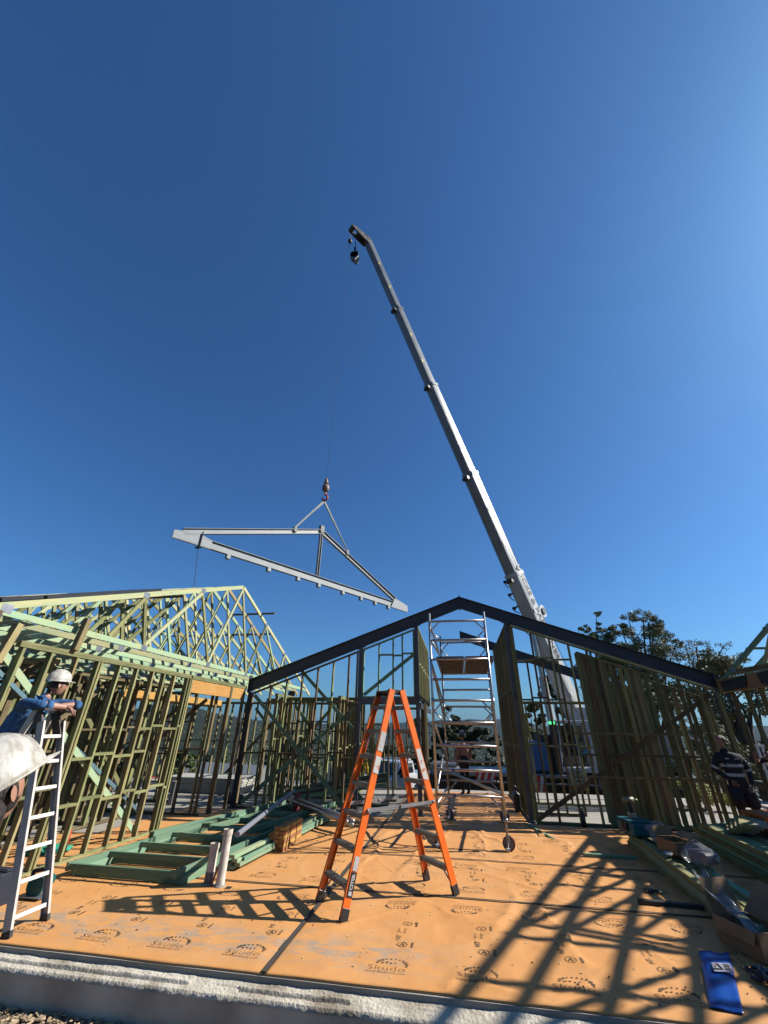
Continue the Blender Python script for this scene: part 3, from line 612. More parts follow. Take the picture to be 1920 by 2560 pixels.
for i, (a, b_, h, w_, m) in enumerate(segs):
    o = boom(a, b_, h, w_).build('boom_section', m, cr)
    if i < 4:
        o2 = boom(b_-.14, b_+.06, h+.07, w_+.07).build('collar', BOOM if i == 0 else BOOMG, o)
        mb = MB(); mb.tube(BASE+ax*(b_-.3)-upN*(h*.5+.12)-sideN*.2, BASE+ax*(b_-.3)-upN*(h*.5+.12)+sideN*.2, .12, n=10); mb.build('roller', BLACK, o)
    mb = MB()
    for u_, q_ in ((-.30, .47), (.18, .505))[:1 if i == 0 else 2]:                              # folded seams and a cable along the section
        p0_ = BASE+ax*(a+.3)+upN*h*u_+sideN*w_*q_; mb.bar(p0_, p0_+ax*(b_-a-.55), .02, .014, upN)
    mb.build('seam', mat('seam_grey', (.16, .17, .18), .5), o)
    mb = MB()
    for k_ in range(2): p0_ = BASE+ax*(a+(b_-a)*(.3+.33*k_))+upN*h*(-.12)+sideN*(w_*.5+.004); mb.box(p0_, (.16, .008, .22), frame(ax, upN))
    mb.build('decal', mat('warning_decal', (.75, .6, .12), .5) if i else WHITE, o)
# base section fittings and lettering
b0 = [o for o in cr.children if o.name.startswith('boom_section')][0]
mb = MB(); LET = mat('boom_lettering', (.01, .012, .015), .5)
rightish = upN; down = -ax
t_p = tpix(1340, 1545)
def blet(txt, t, size, off):
    put_text(mb, txt, size, BASE+ax*t+sideN*(.42+.02)+upN*off, down, upN, .013, lift=.006, sx=1.15)
L0, L1 = tpix(1298, 1440), tpix(1352, 1535)
blet('WICKS & PAR', (L0+L1)/2, .52, .20); blet('CRANES', tpix(1373, 1628)+.6, .52, .20)
mb.build('lettering', LET, b0)
mb = MB(); t = tpix(1326, 1528); mb.box(BASE+ax*t+sideN*.425-upN*.02, (.02, .28, .22), frame(ax, sideN)); mb.build('decal', WHITE, b0)
mb = MB()                                     # jib support arm and its stay
p = BASE+ax*(J[0]-.3)+upN*.5; q = BASE+ax*(J[0]-2.6)+upN*1.35; mb.bar(p, q, .07, .07); mb.bar(q, BASE+ax*(J[0]-2.7)+upN*.5, .09, .09); mb.bar(BASE+ax*(J[0]-3.9)+upN*.5, BASE+ax*(J[0]-3.9)+upN*.72, .2, .1); mb.build('stay_arm', WHITE, b0)
mb = MB()                                     # hose and sheave fittings on the underside
for t, l in ((.25, .25), (1.0, .35), (1.75, .5), (2.6, .3), (3.0, .22)):
    p = BASE+ax*(J[0]-t)-upN*.40-sideN*.30; mb.tube(p, p-upN*l, .05); mb.ball(p-upN*l, .11, 1)
    mb.path([p-sideN*.05, p-upN*l*.9-sideN*.05-ax*.15, p-ax*.4-sideN*.05], .025, 6)
mb.build('boom_fitting', BLACK, b0)
tw = tpix(1360, 1530)
mb = MB(); c0 = BASE+ax*tw+upN*.85; mb.tube(c0-sideN*.35, c0+sideN*.35, .24, n=16); mb.tube(c0-sideN*.42, c0-sideN*.36, .36, n=20); mb.tube(c0+sideN*.36, c0+sideN*.42, .36, n=20); mb.build('rope_drum', WHITE, b0)
mb = MB(); mb.tube(c0+sideN*.425, c0+sideN*.5, .2, n=14); mb.box(c0-upN*.38, (.5, .3, .4), frame(ax, upN)); mb.build('drum_motor', BLACK, b0)
# boom head
hd = MB(); HP = [(0, .31), (.22, .28), (.58, -1.20), (.56, -1.42), (.34, -1.45), (.0, -1.05), (-.45, -.31)]
for q_ in (-.26, .15): hd.prism([BASE+ax*(LB+a_)+upN*u_+sideN*q_ for a_, u_ in HP], sideN*.10)
hd.box(BASE+ax*(LB+.1)-upN*.2, (.5, .5, .45), frame(ax, upN))
ho = hd.build('boom_head', mat('boom_head_steel', (.06, .055, .05), .5, .2, col2=(.28, .26, .24), noise_sc=7, lo=.5, hi=.6), cr)
mb = MB()
for a_, u_ in ((.44, -1.30), (.24, -.70), (.20, .05)):
    c0 = BASE+ax*(LB+a_)+upN*u_; mb.tube(c0-sideN*.14, c0+sideN*.14, .17, n=14)
mb.build('sheave', DGREY, ho)
mb = MB()
for a_, u_ in ((.45, .1), (.42, .32), (.1, .42), (.52, -.35)):
    p = BASE+ax*(LB+a_)+upN*u_; mb.tube(p-ax*.2, p+ax*.28, .035); mb.ball(p+ax*.28, .075, 1)
mb.build('aerial', BLACK, ho)
ROPE = mat('wire_rope', (.06, .06, .065), .5, .4)
mb = MB()
mb.tube(BASE+ax*tw+upN*1.1, BASE+ax*(LB+.2)+upN*.42, .016, n=6); mb.tube(BASE+ax*(-1)+upN*1.9, BASE+ax*(J[0]-2.6)+upN*1.35, .016, n=6); mb.tube(BASE+ax*(J[0]-2.6)+upN*1.35, BASE+ax*(LB+.3)+upN*.5, .016, n=6); mb.build('luffing_rope', ROPE, cr)
# luffing ram
pr = BASE+ax*5.0-upN*.5; pq = BASE-hu*-2.1+V((0, 0, -1.5))
pq = BASE+hu*1.9+V((0, 0, -1.9)); mb = MB(); mb.tube(pq, pq+(pr-pq)*.62, .19, n=14); mb.build('luffing_ram', BOOM, cr)
mb = MB(); mb.tube(pq+(pr-pq)*.6, pr, .12, n=14); mb.build('ram_rod', ALU, cr)
# upper works, cab, carrier
def cbox(name, x0, x1, y0, y1, z0, z1, m, parent=cr, bevel=.03):
    mb = MB(); mb.box(((x0+x1)/2, (y0+y1)/2, (z0+z1)/2), (x1-x0, y1-y0, z1-z0)); return mb.build(name, m, parent, bevel=bevel)
cx, cy = BASE.x, BASE.y; YD = cy-2.3
DZ = Yp(1450, 1938, YD).z
cbox('turntable', cx-1.2, cx+2.8, cy-.85, cy+.75, DZ+.1, DZ+1.5, DGREY); cbox('boom_pedestal', cx-.2, cx+1.6, cy-.6, cy+.6, DZ+1.4, BASE.z+.6, WHITE)
cbox('counterweight', cx+2.4, cx+4.2, cy-1.25, cy+1.25, DZ+.1, DZ+1.7, WHITE)
a_ = Yp(1333, 1922, YD+.1); b_ = Yp(1364, 1855, YD+.1); cbox('power_pack', a_.x, b_.x, YD+.1, YD+1.9, a_.z-.1, b_.z, mat('crane_blue', (.005, .14, .42), .4))
a_ = Yp(1365, 1940, YD+.3); b_ = Yp(1405, 1820, YD+.3); cbox('engine_housing', a_.x, b_.x, YD+.3, YD+1.9, DZ, DZ+1.6, BLACK)
a_ = Yp(1402, 1925, YD); b_ = Yp(1474, 1808, YD)
X0, X1, Y0, Y1, Z0, Z1 = a_.x, b_.x, YD, YD+1.2, a_.z, b_.z
cb = cbox('cab', X0, X1, Y0, Y1, Z0-.1, Z0+.12, WHITE)
mb = MB()
for (x, y) in ((X0+.06, Y0+.05), (X1-.05, Y0+.05), (X0+.06, Y1-.05), (X1-.05, Y1-.05)): mb.bar((x, y, Z0), (x+(.22 if x < X0+.5 else -.04), y, Z1), .10, .10)
mb.bar((X0+.95, Y0+.04, Z0), (X0+.95, Y0+.04, Z1), .06, .08)
mb.box(((X0+X1)/2+.08, (Y0+Y1)/2, Z1+.05), (X1-X0+.1, 1.2, .14)); mb.bar((X1-.05, Y0+.02, Z0), (X1-.02, Y0+.02, Z1), .26, .08); mb.build('cab_frame', WHITE, cb, bevel=.015)
mb = MB(); mb.box(((X0+X1)/2, Y1-.06, (Z0+Z1)/2), (X1-X0-.2, .02, Z1-Z0-.2)); mb.build('rear_window', GLASS, cb)
SXX = X0+.62
mb = MB(); mb.box((SXX+.08, Y0+.6, Z0+.62), (.5, .5, .14)); mb.box((SXX+.36, Y0+.6, Z0+1.05), (.12, .5, .85)); mb.build('seat', BLACK, cb)
q = Yp(1379, 1808, YD); mb = MB(); mb.tube(q-V((0, 0, .05)), q+V((0, 0, .08)), .14, n=12)
BE = mat('green_beacon', (.05, .5, .12), .3); bn = BE.node_tree.nodes['Principled BSDF']; bn.inputs['Emission Color'].default_value = (.1, .9, .3, 1); bn.inputs['Emission Strength'].default_value = .6
mb.build('beacon', BE, cr)
mb = MB(); mb.bar(q-V((0, -.1, 2.2)), q-V((0, 0, .05)), .3, .2); mb.build('mast', BLACK, cr)
a_ = Yp(1450, 1888, YD-.2); b_ = Yp(1468, 1870, YD-.2); c_ = Yp(1468, 1888, YD-.2)
mb = MB(); mb.prism([a_, c_, b_], (0, .06, 0)); mb.build('blue_guard', mat('sky_blue_panel', (.02, .42, .72), .4), cr)
a_ = Yp(1469, 1888, YD-.2); b_ = Yp(1478, 1874, YD-.2); mb = MB(); mb.prism([a_, (b_.x, a_.y, a_.z), b_, (a_.x, a_.y, b_.z)], (0, .06, 0)); mb.build('white_guard', WHITE, cr)
cbox('deck', cx-7.6, cx+4.6, cy-2.45, cy+1.3, DZ-.16, DZ, mat('deck_checker', (.42, .42, .42), .5, .2, col2=(.3, .3, .3), noise_sc=5))
cbox('chassis', cx-7.9, cx+4.8, cy-1.6, cy+1.2, GZ+.55, DZ-.16, BLACK)
for k in range(5):
    mb = MB(); x = cx-7.2+2.6*k; mb.tube((x, cy-1.65, GZ+.62), (x, cy-1.15, GZ+.62), .62, n=22); wh = mb.build('wheel', BLACKR, cr)
    mb = MB(); mb.tube((x, cy-1.67, GZ+.62), (x, cy-1.6, GZ+.62), .3, n=16); mb.build('rim', WHITE, wh)
for x in (cx-6, cx+3.4):
    mb = MB(); mb.box((x, cy-2.2, GZ+1.1), (.35, 2.2, .3)); mb.tube((x, cy-3.2, GZ+1.1), (x, cy-3.2, GZ+.12), .1, n=10); mb.box((x, cy-3.2, GZ+.06), (.8, .8, .12)); mb.build('outrigger', WHITE, cr)
def chevron(x0, x1, z0, z1, y, parent):
    mb = MB(); mb.box(((x0+x1)/2, y, (z0+z1)/2), (x1-x0, .03, z1-z0)); p = mb.build('hazard_panel', RED, parent); mb = MB(); H = z1-z0; n_ = 3; s = (x1-x0)/n_
    for k in range(n_): mb.quad((x0+s*k+.05*s, y-.018, z0), (x0+s*k+.45*s, y-.018, z0), (x0+s*k+.95*s, y-.018, z1), (x0+s*k+.55*s, y-.018, z1))
    mb.build('stripes', WHITE, p)
q = Yp(1215, 1942, cy-2.5); chevron(q.x-.45, q.x+.45, q.z-.2, q.z+.2, cy-2.5, cr)
q = Yp(1338, 1962, cy-2.5); chevron(q.x-.55, q.x+.45, q.z-.35, q.z+.35, cy-2.5, cr)
q = Yp(1447, 1943, cy-2.55); mb = MB(); mb.box((q.x, q.y, q.z), (.72, .03, .52)); sg = mb.build('sign_board', mat('cream_sign', (.72, .66, .38), .6), cr)
mb = MB()
for k, t in enumerate(('LEFT', 'HAND', 'DRIVE')): put_text(mb, t, .17, (q.x, q.y-.02, q.z+.16-.16*k), (1, 0, 0), (0, 0, 1), .006)
mb.build('sign_text', LET, sg)
mb = MB(); mb.box((q.x, q.y-.005, q.z-.39), (.72, .03, .22)); mb.build('warning_strip', mat('amber', (.75, .25, .01), .5), sg)
for i_, z in enumerate((DZ-.35, DZ-.85)):
    mb = MB(); mb.tube((cx-7.4, cy-2.6, z), (cx+4.6, cy-2.6, z), .035); mb.build('guard_rail', ALUM, cr)
mb = MB(); mb.box((cx+1.0, cy-2.58, DZ-.3), (2.4, .03, .42)); mb.build('step_grating', mat('grating', (.3, .3, .3), .5, .3, col2=(.12, .12, .12), noise_sc=30), cr)

# ---------------------------------------------------------------- load
MX = Zp(432, 1332, 7.29); NX = Zp(1016, 1522, 7.29); TM = (MX+NX)/2; tu = (NX-MX).normalized(); TL = (NX-MX).length
tp = V((tu.y, -tu.x, 0)); 
if tp.y > 0: tp = -tp
RISE = TL/2*.383
sf = thing('steel_roof_frame', 'pale grey triangular steel roof frame hanging from the crane', 'steel frame', TM)
apx = TM+V((0, 0, RISE))
def ib(a, b_, d, w_):
    z_ = (b_-a).normalized(); mb = MB(); f = frame(b_-a, tu if abs(z_.z) > .9 else V((0, 0, 1))); c0 = (a+b_)/2; L = (b_-a).length
    mb.box(c0, (d, .012, L), f)
    for s in (-1, 1): mb.box(c0+f.col[0]*s*(d/2-.008), (.014, w_, L), f)
    return mb
ib(MX+tu*.2, NX-tu*.1, .30, .13).build('bottom_chord', ZINC, sf)
ib(MX+tu*.3+V((0, 0, .16)), apx+V((0, 0, -.05)), .21, .14).build('top_chord', ZINC, sf); ib(NX-tu*.9+V((0, 0, .26)), apx+V((0, 0, -.05)), .21, .14).build('top_chord', ZINC, sf)
ib(TM+V((0, 0, .15)), apx+V((0, 0, .12)), .13, .12).build('king_post', ZINC, sf)
mb = MB(); mb.prism([MX+V((0, 0, -.17)), MX+tu*1.3+V((0, 0, -.17)), MX+tu*1.3+V((0, 0, .15)), MX+tu*.75+V((0, 0, .26)), MX+V((0, 0, .10))], tp*.06); mb.build('end_gusset', ZINC, sf)
mb = MB(); mb.prism([NX-tu*1.3+V((0, 0, -.18)), NX+V((0, 0, -.19)), NX+V((0, 0, .14)), NX-tu*1.0+V((0, 0, .32))], tp*.08); mb.build('end_gusset', ZINC, sf)
for f_ in (.165, .305, .42, .51, .625, .72, .80, .88):
    mb = MB(); c0 = MX+tu*TL*f_+V((0, 0, -.26)); mb.box(c0+V((0, 0, .03)), (.13, .15, .14), frame(V((0, 0, 1)), tu)); mb.build('cleat', ZINC, sf)
mb = MB(); mb.box(apx+V((0, 0, .06)), (.20, .16, .34), frame(V((0, 0, 1)), tu)); mb.build('apex_plate', DGREY, sf)
hz_ = Yp(811, 1252, TM.y).z; HK = V((TM.x, TM.y, hz_))
SL = mat('webbing_sling', (.42, .43, .38), .8, col2=(.3, .31, .28), noise_sc=6)
for s, lb in ((-1, 'left webbing sling from the hook to the long upper chord'), (1, 'right webbing sling from the hook to the far sloping chord')):
    e = (MX if s < 0 else NX); q = apx+(e+V((0, 0, .3))-apx)*(.235 if s < 0 else .27)
    mb = MB(); mb.bar(HK, q+V((0, 0, .1)), .07, .02); mb.bar(HK+V((0, 0, -.1)), q+V((0, 0, .12)), .02, .05)
    mb.box(q, (.13, .15, .22), frame(V((0, 0, 1)), tu)); tag(mb.build('lifting_sling', SL), lb, 'sling', 'slings holding the steel roof frame')
hb = thing('hook_ball', 'rusty headache ball and hook just above the slings', 'crane hook', HK)
RU = mat('rusty_hook', (.20, .08, .06), .6, col2=(.4, .3, .28), noise_sc=7)
mb = MB(); mb.ball(HK+V((0, 0, .70)), .18, 2, (1, 1, 1.35)); mb.tube(HK+V((0, 0, .9)), HK+V((0, 0, 1.25)), .12, .05); mb.build('ball', RU, hb, True)
mb = MB(); pts = [HK+V((.0, 0, .45))]+[HK+V((.13*math.sin(a), 0, .17+.16*math.cos(a))) for a in [k*.5 for k in range(0, 10)]]; mb.path(pts, .045); mb.build('hook', RED, hb)
mb = MB(); sh = BASE+ax*(LB+.44)-upN*1.30; mb.tube(HK+V((0, 0, 1.2)), V((HK.x, HK.y, sh.z)), .007, n=6); mb.build('hoist_rope', ROPE, hb)
# main hook block near the boom head
p = Yp(886, 625, TIP.y); hk = thing('hook_block', 'dark main hook block dangling just below the boom head', 'crane hook', p-V((0, 0, .9)))
q = Yp(887, 645, TIP.y); mb = MB()
mb.prism([q+V((-.28, -.05, .35)), q+V((.0, -.05, .55)), q+V((.28, -.05, .35)), q+V((.34, -.05, -.2)), q+V((.1, -.05, -.6)), q+V((-.25, -.05, -.3))], (0, .1, 0))
mb.prism([q+V((-.28, -.25, .35)), q+V((.0, -.25, .55)), q+V((.28, -.25, .35)), q+V((.34, -.25, -.2)), q+V((.1, -.25, -.6)), q+V((-.25, -.25, -.3))], (0, .1, 0))
mb.tube(q+V((0, -.25, .05)), q+V((0, .05, .05)), .3, n=16); mb.build('cheek_plate', mat('hook_block_steel', (.3, .29, .27), .5, .4), hk)
mb = MB(); mb.path([q+V((.03, -.1, -.5)), q+V((.06, -.1, -.8)), q+V((.2, -.1, -.95)), q+V((.3, -.1, -.8))], .06); mb.build('hook', DGREY, hk)
mb = MB(); mb.tube(q+V((0, -.1, .4)), q+V((0, -.1, 2.1)), .025, n=6); mb.box(q+V((0, -.1, 1.0)), (.12, .12, .4)); mb.build('rope', ROPE, hk)
p = Yp(875, 603, TIP.y); mb = MB(); mb.tube(p, p+V((0, 0, 1.3)), .03, n=6); mb.ball(p, .17, 2); tag(mb.build('limit_weight', DGREY), 'small round weight hanging at the far left of the boom head', 'weight')
e = MX+tu*TL*.075; mb = MB(); mb.tube(e+V((0, 0, -.2)), Yp(483, 1484, e.y), .009, n=6); mb.ball(e+V((0, 0, -.22)), .07, 1, (2, 1, .6)); mb.tube(e+tp*.09+V((0, 0, .35)), e+tp*.09+V((0, 0, -.25)), .02, n=6); tag(mb.build('tag_line', ROPE), 'thin tag line hanging from the left end of the lifted frame', 'rope')
# ---------------------------------------------------------------- orange step ladder
def channel(a, b, w_, d, t, upv, open_dir):      # C-section: web plus two flanges
    mb = MB(); a = V(a); b = V(b); z = (b-a).normalized(); x = (V(upv)-z*V(upv).dot(z)).normalized(); y = z.cross(x)
    if y.dot(V(open_dir)) < 0: y = -y
    c0 = (a+b)/2; L = (b-a).length; f = Matrix((x, y, z)).transposed()
    mb.box(c0-y*(d/2-t/2), (w_, t, L), f)
    for s in (-1, 1): mb.box(c0+x*s*(w_/2-t/2)+y*.002, (t, d-.004, L), f)
    return mb
Fp = [V((-1.354, 5.583, 0)), V((-1.769, 6.056, 0)), V((-.18, 6.617, 0)), V((-.575, 7.073, 0))]
TT = 2.27; cA = (Fp[0]+Fp[1]+Fp[2]+Fp[3])/4
wd = ((Fp[1]-Fp[0])+(Fp[3]-Fp[2])).normalized(); sd = V((wd.y, -wd.x, 0))
if sd.dot(Fp[2]-Fp[0]) < 0: sd = -sd
tops = [cA-wd*.17-sd*.085, cA+wd*.17-sd*.085, cA-wd*.17+sd*.085, cA+wd*.17+sd*.085]
ol = thing('step_ladder', 'orange fibreglass double sided step ladder standing open in the middle', 'ladder', cA)
DUST = mat('dusty_tread', (.40, .37, .31), .7, .25, col2=(.25, .23, .2), noise_sc=9)
for i in range(4):
    tp_ = tops[i]+V((0, 0, TT+.022)); rail = channel(Fp[i]+V((0, 0, .02)), tp_, .085, .034, .006, sd, wd if i % 2 == 0 else -wd).build('rail', ORANGE, ol)
    zc = (tp_-Fp[i]).normalized(); mb = MB(); mb.bar(Fp[i]+V((0, 0, .004)), Fp[i]+zc*.115, .095, .045, sd); mb.build('foot', BLACK, rail, bevel=.006)
def lp(i, z): return Fp[i]+(tops[i]+V((0, 0, TT))-Fp[i])*(z/TT)
for s in (0, 2):
    for k in range(7):
        z = .30*(k+1)-.02; a = lp(s, z); b = lp(s+1, z); o = sd*(1 if s else -1)
        mb = MB(); f = frame(b-a, sd); mb.box((a+b)/2, (.085, .012, (b-a).length-.02), f)
        for q in (-1, 1): mb.box((a+b)/2+sd*q*.04-V((0, 0, .018)), (.006, .04, (b-a).length-.02), f)
        for q in range(4): mb.box((a+b)/2+sd*(-.03+.02*q)+V((0, 0, .008)), (.006, .006, (b-a).length-.03), f)
        st = mb.build('tread', DUST, ol)
        if k in (0, 3, 5):
            mb = MB(); m_ = (a+b)/2; mb.bar(a+(b-a)*.25-V((0, 0, .02)), lp(s, z-.2)+wd*.01, .02, .005); mb.bar(a+(b-a)*.75-V((0, 0, .02)), lp(s+1, z-.2)-wd*.01, .02, .005); mb.build('knee_brace', ALUM, st)
mb = MB(); c = cA+V((0, 0, TT+.005)); f = Matrix((sd, wd, V((0, 0, 1)))).transposed()
mb.box(c+V((0, 0, -.002)), (.27, .31, .022), f)
for q in (-1, 1): mb.prism([c+wd*q*.150-sd*.15+V((0, 0, .02)), c+wd*q*.150+sd*.15+V((0, 0, .02)), c+wd*q*.150+sd*.15-V((0, 0, .07)), c+wd*q*.150+sd*.06-V((0, 0, .05)), c+wd*q*.150-sd*.06-V((0, 0, .05)), c+wd*q*.150-sd*.15-V((0, 0, .07))], wd*q*.012)
mb.build('top_cap', BLACK, ol, bevel=.004)
for q in (0, 1):
    z = .93; a = lp(q, z); b = lp(q+2, z); o = -wd*.03 if q == 0 else wd*.03
    m_ = (a+b)/2+V((0, 0, .012)); mb = MB(); mb.bar(a+o, m_+o+(b-a).normalized()*.1, .04, .012, V((0, 0, 1))); mb.bar(m_+o*1.5-(b-a).normalized()*.03, b+o+V((0, 0, .03)), .035, .012, V((0, 0, 1)))
    for e in (a+o, b+o+V((0, 0, .03)), m_+o): mb.ball(e, .022, 1)
    mb.build('spreader', ALUM, ol)
STK = mat('worn_sticker', (.85, .84, .80), .6, col2=(.72, .2, .05), noise_sc=16, lo=.52, hi=.6)
LABEL = mat('paper_label', (.8, .79, .76), .7, col2=(.62, .6, .56), noise_sc=30)
rails = [o for o in ol.children if o.name.startswith('rail')]
def sticker(i, z0, z1, m, w_=.07, name='sticker', txt=None):
    a = lp(i, z0); b = lp(i, z1); o = -wd*.0215 if i % 2 == 0 else wd*.0215; mb = MB(); mb.bar(a+o, b+o, w_, .002, sd); s_ = mb.build(name, m, rails[i])
    if txt:
        mb = MB(); z = (b-a).normalized(); put_text(mb, txt, w_*.85, (a+b)/2+o-wd*.003, z, -sd, .002); t_ = mb.build('sticker_text', WHITE, rails[i])
sticker(0, 1.30, 1.48, STK, .08); sticker(0, 1.54, 1.76, LABEL, .08)
sticker(0, .40, .52, LABEL, .06); sticker(0, .19, .39, BLACK, .07, 'brand_plate', 'WERNER'[0:0] or None); sticker(2, 1.20, 1.56, STK, .078)
mb = MB(); z = (lp(0, .4)-lp(0, .2)).normalized(); put_text(mb, 'CITEB', .05, lp(0, .31)-wd*.0245, z, -sd, .002); mb.bar(lp(0, .205)-wd*.0235, lp(0, .238)-wd*.0235, .04, .001, sd); mb.build('plate_text', WHITE, rails[0])

# ---------------------------------------------------------------- scaffold tower
sc_ = thing('scaffold_tower', 'aluminium mobile scaffold tower on castors standing in the gable opening', 'scaffold', (.15, 10.1, 0))
N0, N1, F0, F1 = V((-.50, 8.87, 0)), V((.68, 8.86, 0)), V((-.36, 11.36, 0)), V((.84, 11.30, 0))
ZB = .42
for p in (N0, N1, F0, F1):
    o = MB(); o.tube(p+V((0, 0, ZB)), p+V((0, 0, 4.06)), .026, n=10); o.tube(p+V((0, 0, 2.22)), p+V((0, 0, 2.36)), .031, n=10); o.build('standard', ALU, sc_, True)
    mb = MB(); mb.tube(p+V((0, 0, .2)), p+V((0, 0, .62)), .019, n=8); mb.tube(p+V((0, 0, .40)), p+V((0, 0, .45)), .042, n=8)
    mb.build('adjustable_leg', GALV, sc_, True)
    rx = random.Random(int(p.y*10)); dr = V((.03, .045, 0)); a = V((.25, .97, 0)).normalized() if p is N1 else V((.5, .85, 0)).normalized()
    c = p+dr*.5+V((0, 0, .105)); mb = MB(); mb.tube(c-a*.022, c+a*.022, .105, n=22); wl_ = mb.build('castor', RUST, sc_)
    mb = MB(); mb.tube(c-a*.025, c+a*.025, .082, n=20); mb.build('wheel_hub', mat('grey_hub', (.22, .21, .22), .6), wl_)
    mb = MB(); mb.prism([c+a*.032+V((-.035, 0, .10)), c+a*.032+V((.035, 0, .10)), c+a*.032+V((.018, 0, -.015)), c+a*.032+V((-.018, 0, -.015))], a*.004)
    mb.prism([c-a*.036+V((-.035, 0, .10)), c-a*.036+V((.035, 0, .10)), c-a*.036+V((.018, 0, -.015)), c-a*.036+V((-.018, 0, -.015))], a*.004); mb.box(c+V((0, 0, .105)), (.08, .08, .012)); mb.build('castor_fork', GALV, wl_)
    mb = MB(); mb.bar(c+V((0, 0, .08)), c-V((.03, .11, .06)), .03, .01); mb.tube(c-V((.06, .11, .065)), c-V((0, .11, .065)), .025, n=10); mb.build('brake_pedal', WHITE, wl_)
COP = mat('dusty_aluminium', (.74, .69, .66), .35, .8, col2=(.6, .5, .46), noise_sc=6)
zs = [.75, 1.14, 1.53, 1.92, 2.31, 2.70, 3.09, 3.48, 3.88]
for a, b in ((N0, N1), (F0, F1)):
    for z in zs:
        if a is F0 and z in (3.48,): pass
        mb = MB(); mb.tube(a+V((0, 0, z)), b+V((0, 0, z)), .024, n=10); mb.build('rung', COP, sc_, True)
    for z0, s in ((.75, -1), (1.92, 1), (2.31, -1), (3.48, 1), (3.88, -1)):
        for p, q in ((a, b), (b, a)):
            mb = MB(); u = (q-p).normalized(); mb.tube(p+V((0, 0, z0+s*.22)), p+u*.22+V((0, 0, z0)), .014, n=8); mb.build('gusset_brace', ALU, sc_, True)
for p, q, z0, z1 in ((N0, F0, .78, 1.55), (N1, F1, .78, 1.6), (N0, F0, 3.05, 2.0), (N1, F1, 2.75, 1.95), (N0, F0, 1.95, 1.15), (N1, F1, 3.8, 3.0), (N0, F0, 3.85, 3.45), (N1, F1, 1.95, 1.2), (N0, F0, 3.05, 2.35)):
    mb = MB(); mb.tube(p+V((.0, 0, z0)), q+V((0, 0, z1)), .022, n=10); mb.build('diagonal_brace', COP, sc_, True)
mb = MB(); mb.tube(N1+V((-.02, 0, .80)), F0+V((0, 0, .92)), .024, n=10); mb.build('plan_brace', ALU, sc_, True)
for p, q in ((N0, F0), (N1, F1)):
    for z in (.62, 3.5):
        mb = MB(); mb.tube(p+V((0, 0, z)), q+V((0, 0, z)), .022, n=10); mb.build('ledger', COP, sc_, True)
PLY = mat('platform_ply', (.30, .17, .10), .7, col2=(.2, .11, .06), noise_sc=7, stretch=(1, 6, 1))
for k in range(2):
    x0, x1 = (-.44, .145) if k == 0 else (.165, .75)
    mb = MB(); mb.box(((x0+x1)/2+.05, 10.1, 3.145), (x1-x0, 2.44, .012)); pf = mb.build('platform', PLY, sc_)
    mb = MB()
    for x in (x0+.02, x1-.02): mb.box((x+.05, 10.1, 3.11), (.04, 2.46, .06))
    for q in range(6): mb.box(((x0+x1)/2+.05, 8.98+.45*q, 3.11), (x1-x0-.08, .045, .05))
    mb.build('platform_frame', COP, pf)
for k, x in enumerate((-.2, .1)):
    for z in (.75, 1.14):
        mb = MB(); mb.tube((x+k*.08, 8.87, z), (x+k*.08+.05, 8.87, z), .027, n=10); mb.build('blue_tape', mat('blue_tape_mat', (.02, .06, .2), .5), sc_)

# ---------------------------------------------------------------- aluminium ladder at left
LAD = mat('ladder_aluminium', (.78, .72, .66), .45, .15, col2=(.6, .55, .5), noise_sc=10)
RUNG = mat('bright_rung', (1.1, 1.06, 1.0), .4, .1, col2=(.85, .8, .74), noise_sc=14)
al = thing('step_ladder', 'narrow aluminium ladder at the left that the worker leans on', 'ladder', (-4.7, 4.8, 0))
A0, A1, B0, B1 = V((-4.38, 4.58, 0)), V((-4.38, 4.98, 0)), V((-4.96, 4.64, 1.82)), V((-4.96, 4.92, 1.82))
for i, (a, b) in enumerate(((A0, B0), (A1, B1))):
    r_ = channel(a, b, .085, .028, .004, (1, 0, 0), (0, 1 if i == 0 else -1, 0)).build('rail', LAD, al)
    mb = MB(); mb.bar(a, a+(b-a)*.028, .09, .034, (1, 0, 0)); mb.build('foot', BLACK, r_)
for k in range(7):
    t = (.13+.255*k)/1.82; a = A0+(B0-A0)*t; b = A1+(B1-A1)*t; mb = MB(); f = frame(b-a, (1, 0, .3)); mb.box((a+b)/2, (.045, .034, (b-a).length), f)
    for q in (-1, 1): mb.box((a+b)/2+f.col[0]*q*.012+f.col[1]*.018, (.006, .004, (b-a).length), f)
    mb.build('rung', RUNG, al)
HB = mat('ladder_hinge_dark', (.11, .08, .07), .55, .2, col2=(.06, .05, .05), noise_sc=9)
for y in (4.66, 4.90):
    mb = MB(); mb.bar((-4.93, y, 1.66), (-5.13, y, 2.0), .10, .025, (1, 0, .3)); mb.build('hinge_plate', HB, al)
for y in (4.66, 4.90):
    mb = MB(); mb.bar((-5.64, y+(.08 if y > 4.8 else -.08), .03), (-5.12, y, 1.95), .075, .028, (1, 0, 0)); mb.build('rear_rail', LAD, al)
for k in range(6):
    t = (.25+.28*k)/1.95; x = -5.64+.52*t; hw = .20-.08*t; mb = MB(); mb.bar((x, 4.78-hw, .03+1.92*t), (x, 4.78+hw, .03+1.92*t), .05, .03); mb.build('rear_rung', ALUM, al)
mb = MB(); mb.box((-5.05, 4.78, 1.955), (.2, .34, .03)); mb.build('top_cap', HB, al)

# ---------------------------------------------------------------- timber stacks, frames, pipes
def board(name, label, a, b, w_, d, m, group, upv=(0, 0, 1)):
    o = timber('x', a, b, w_, d, m, None, upv); o.name = name; tag(o, label, 'timber board', group); return o
rb = random.Random(11)
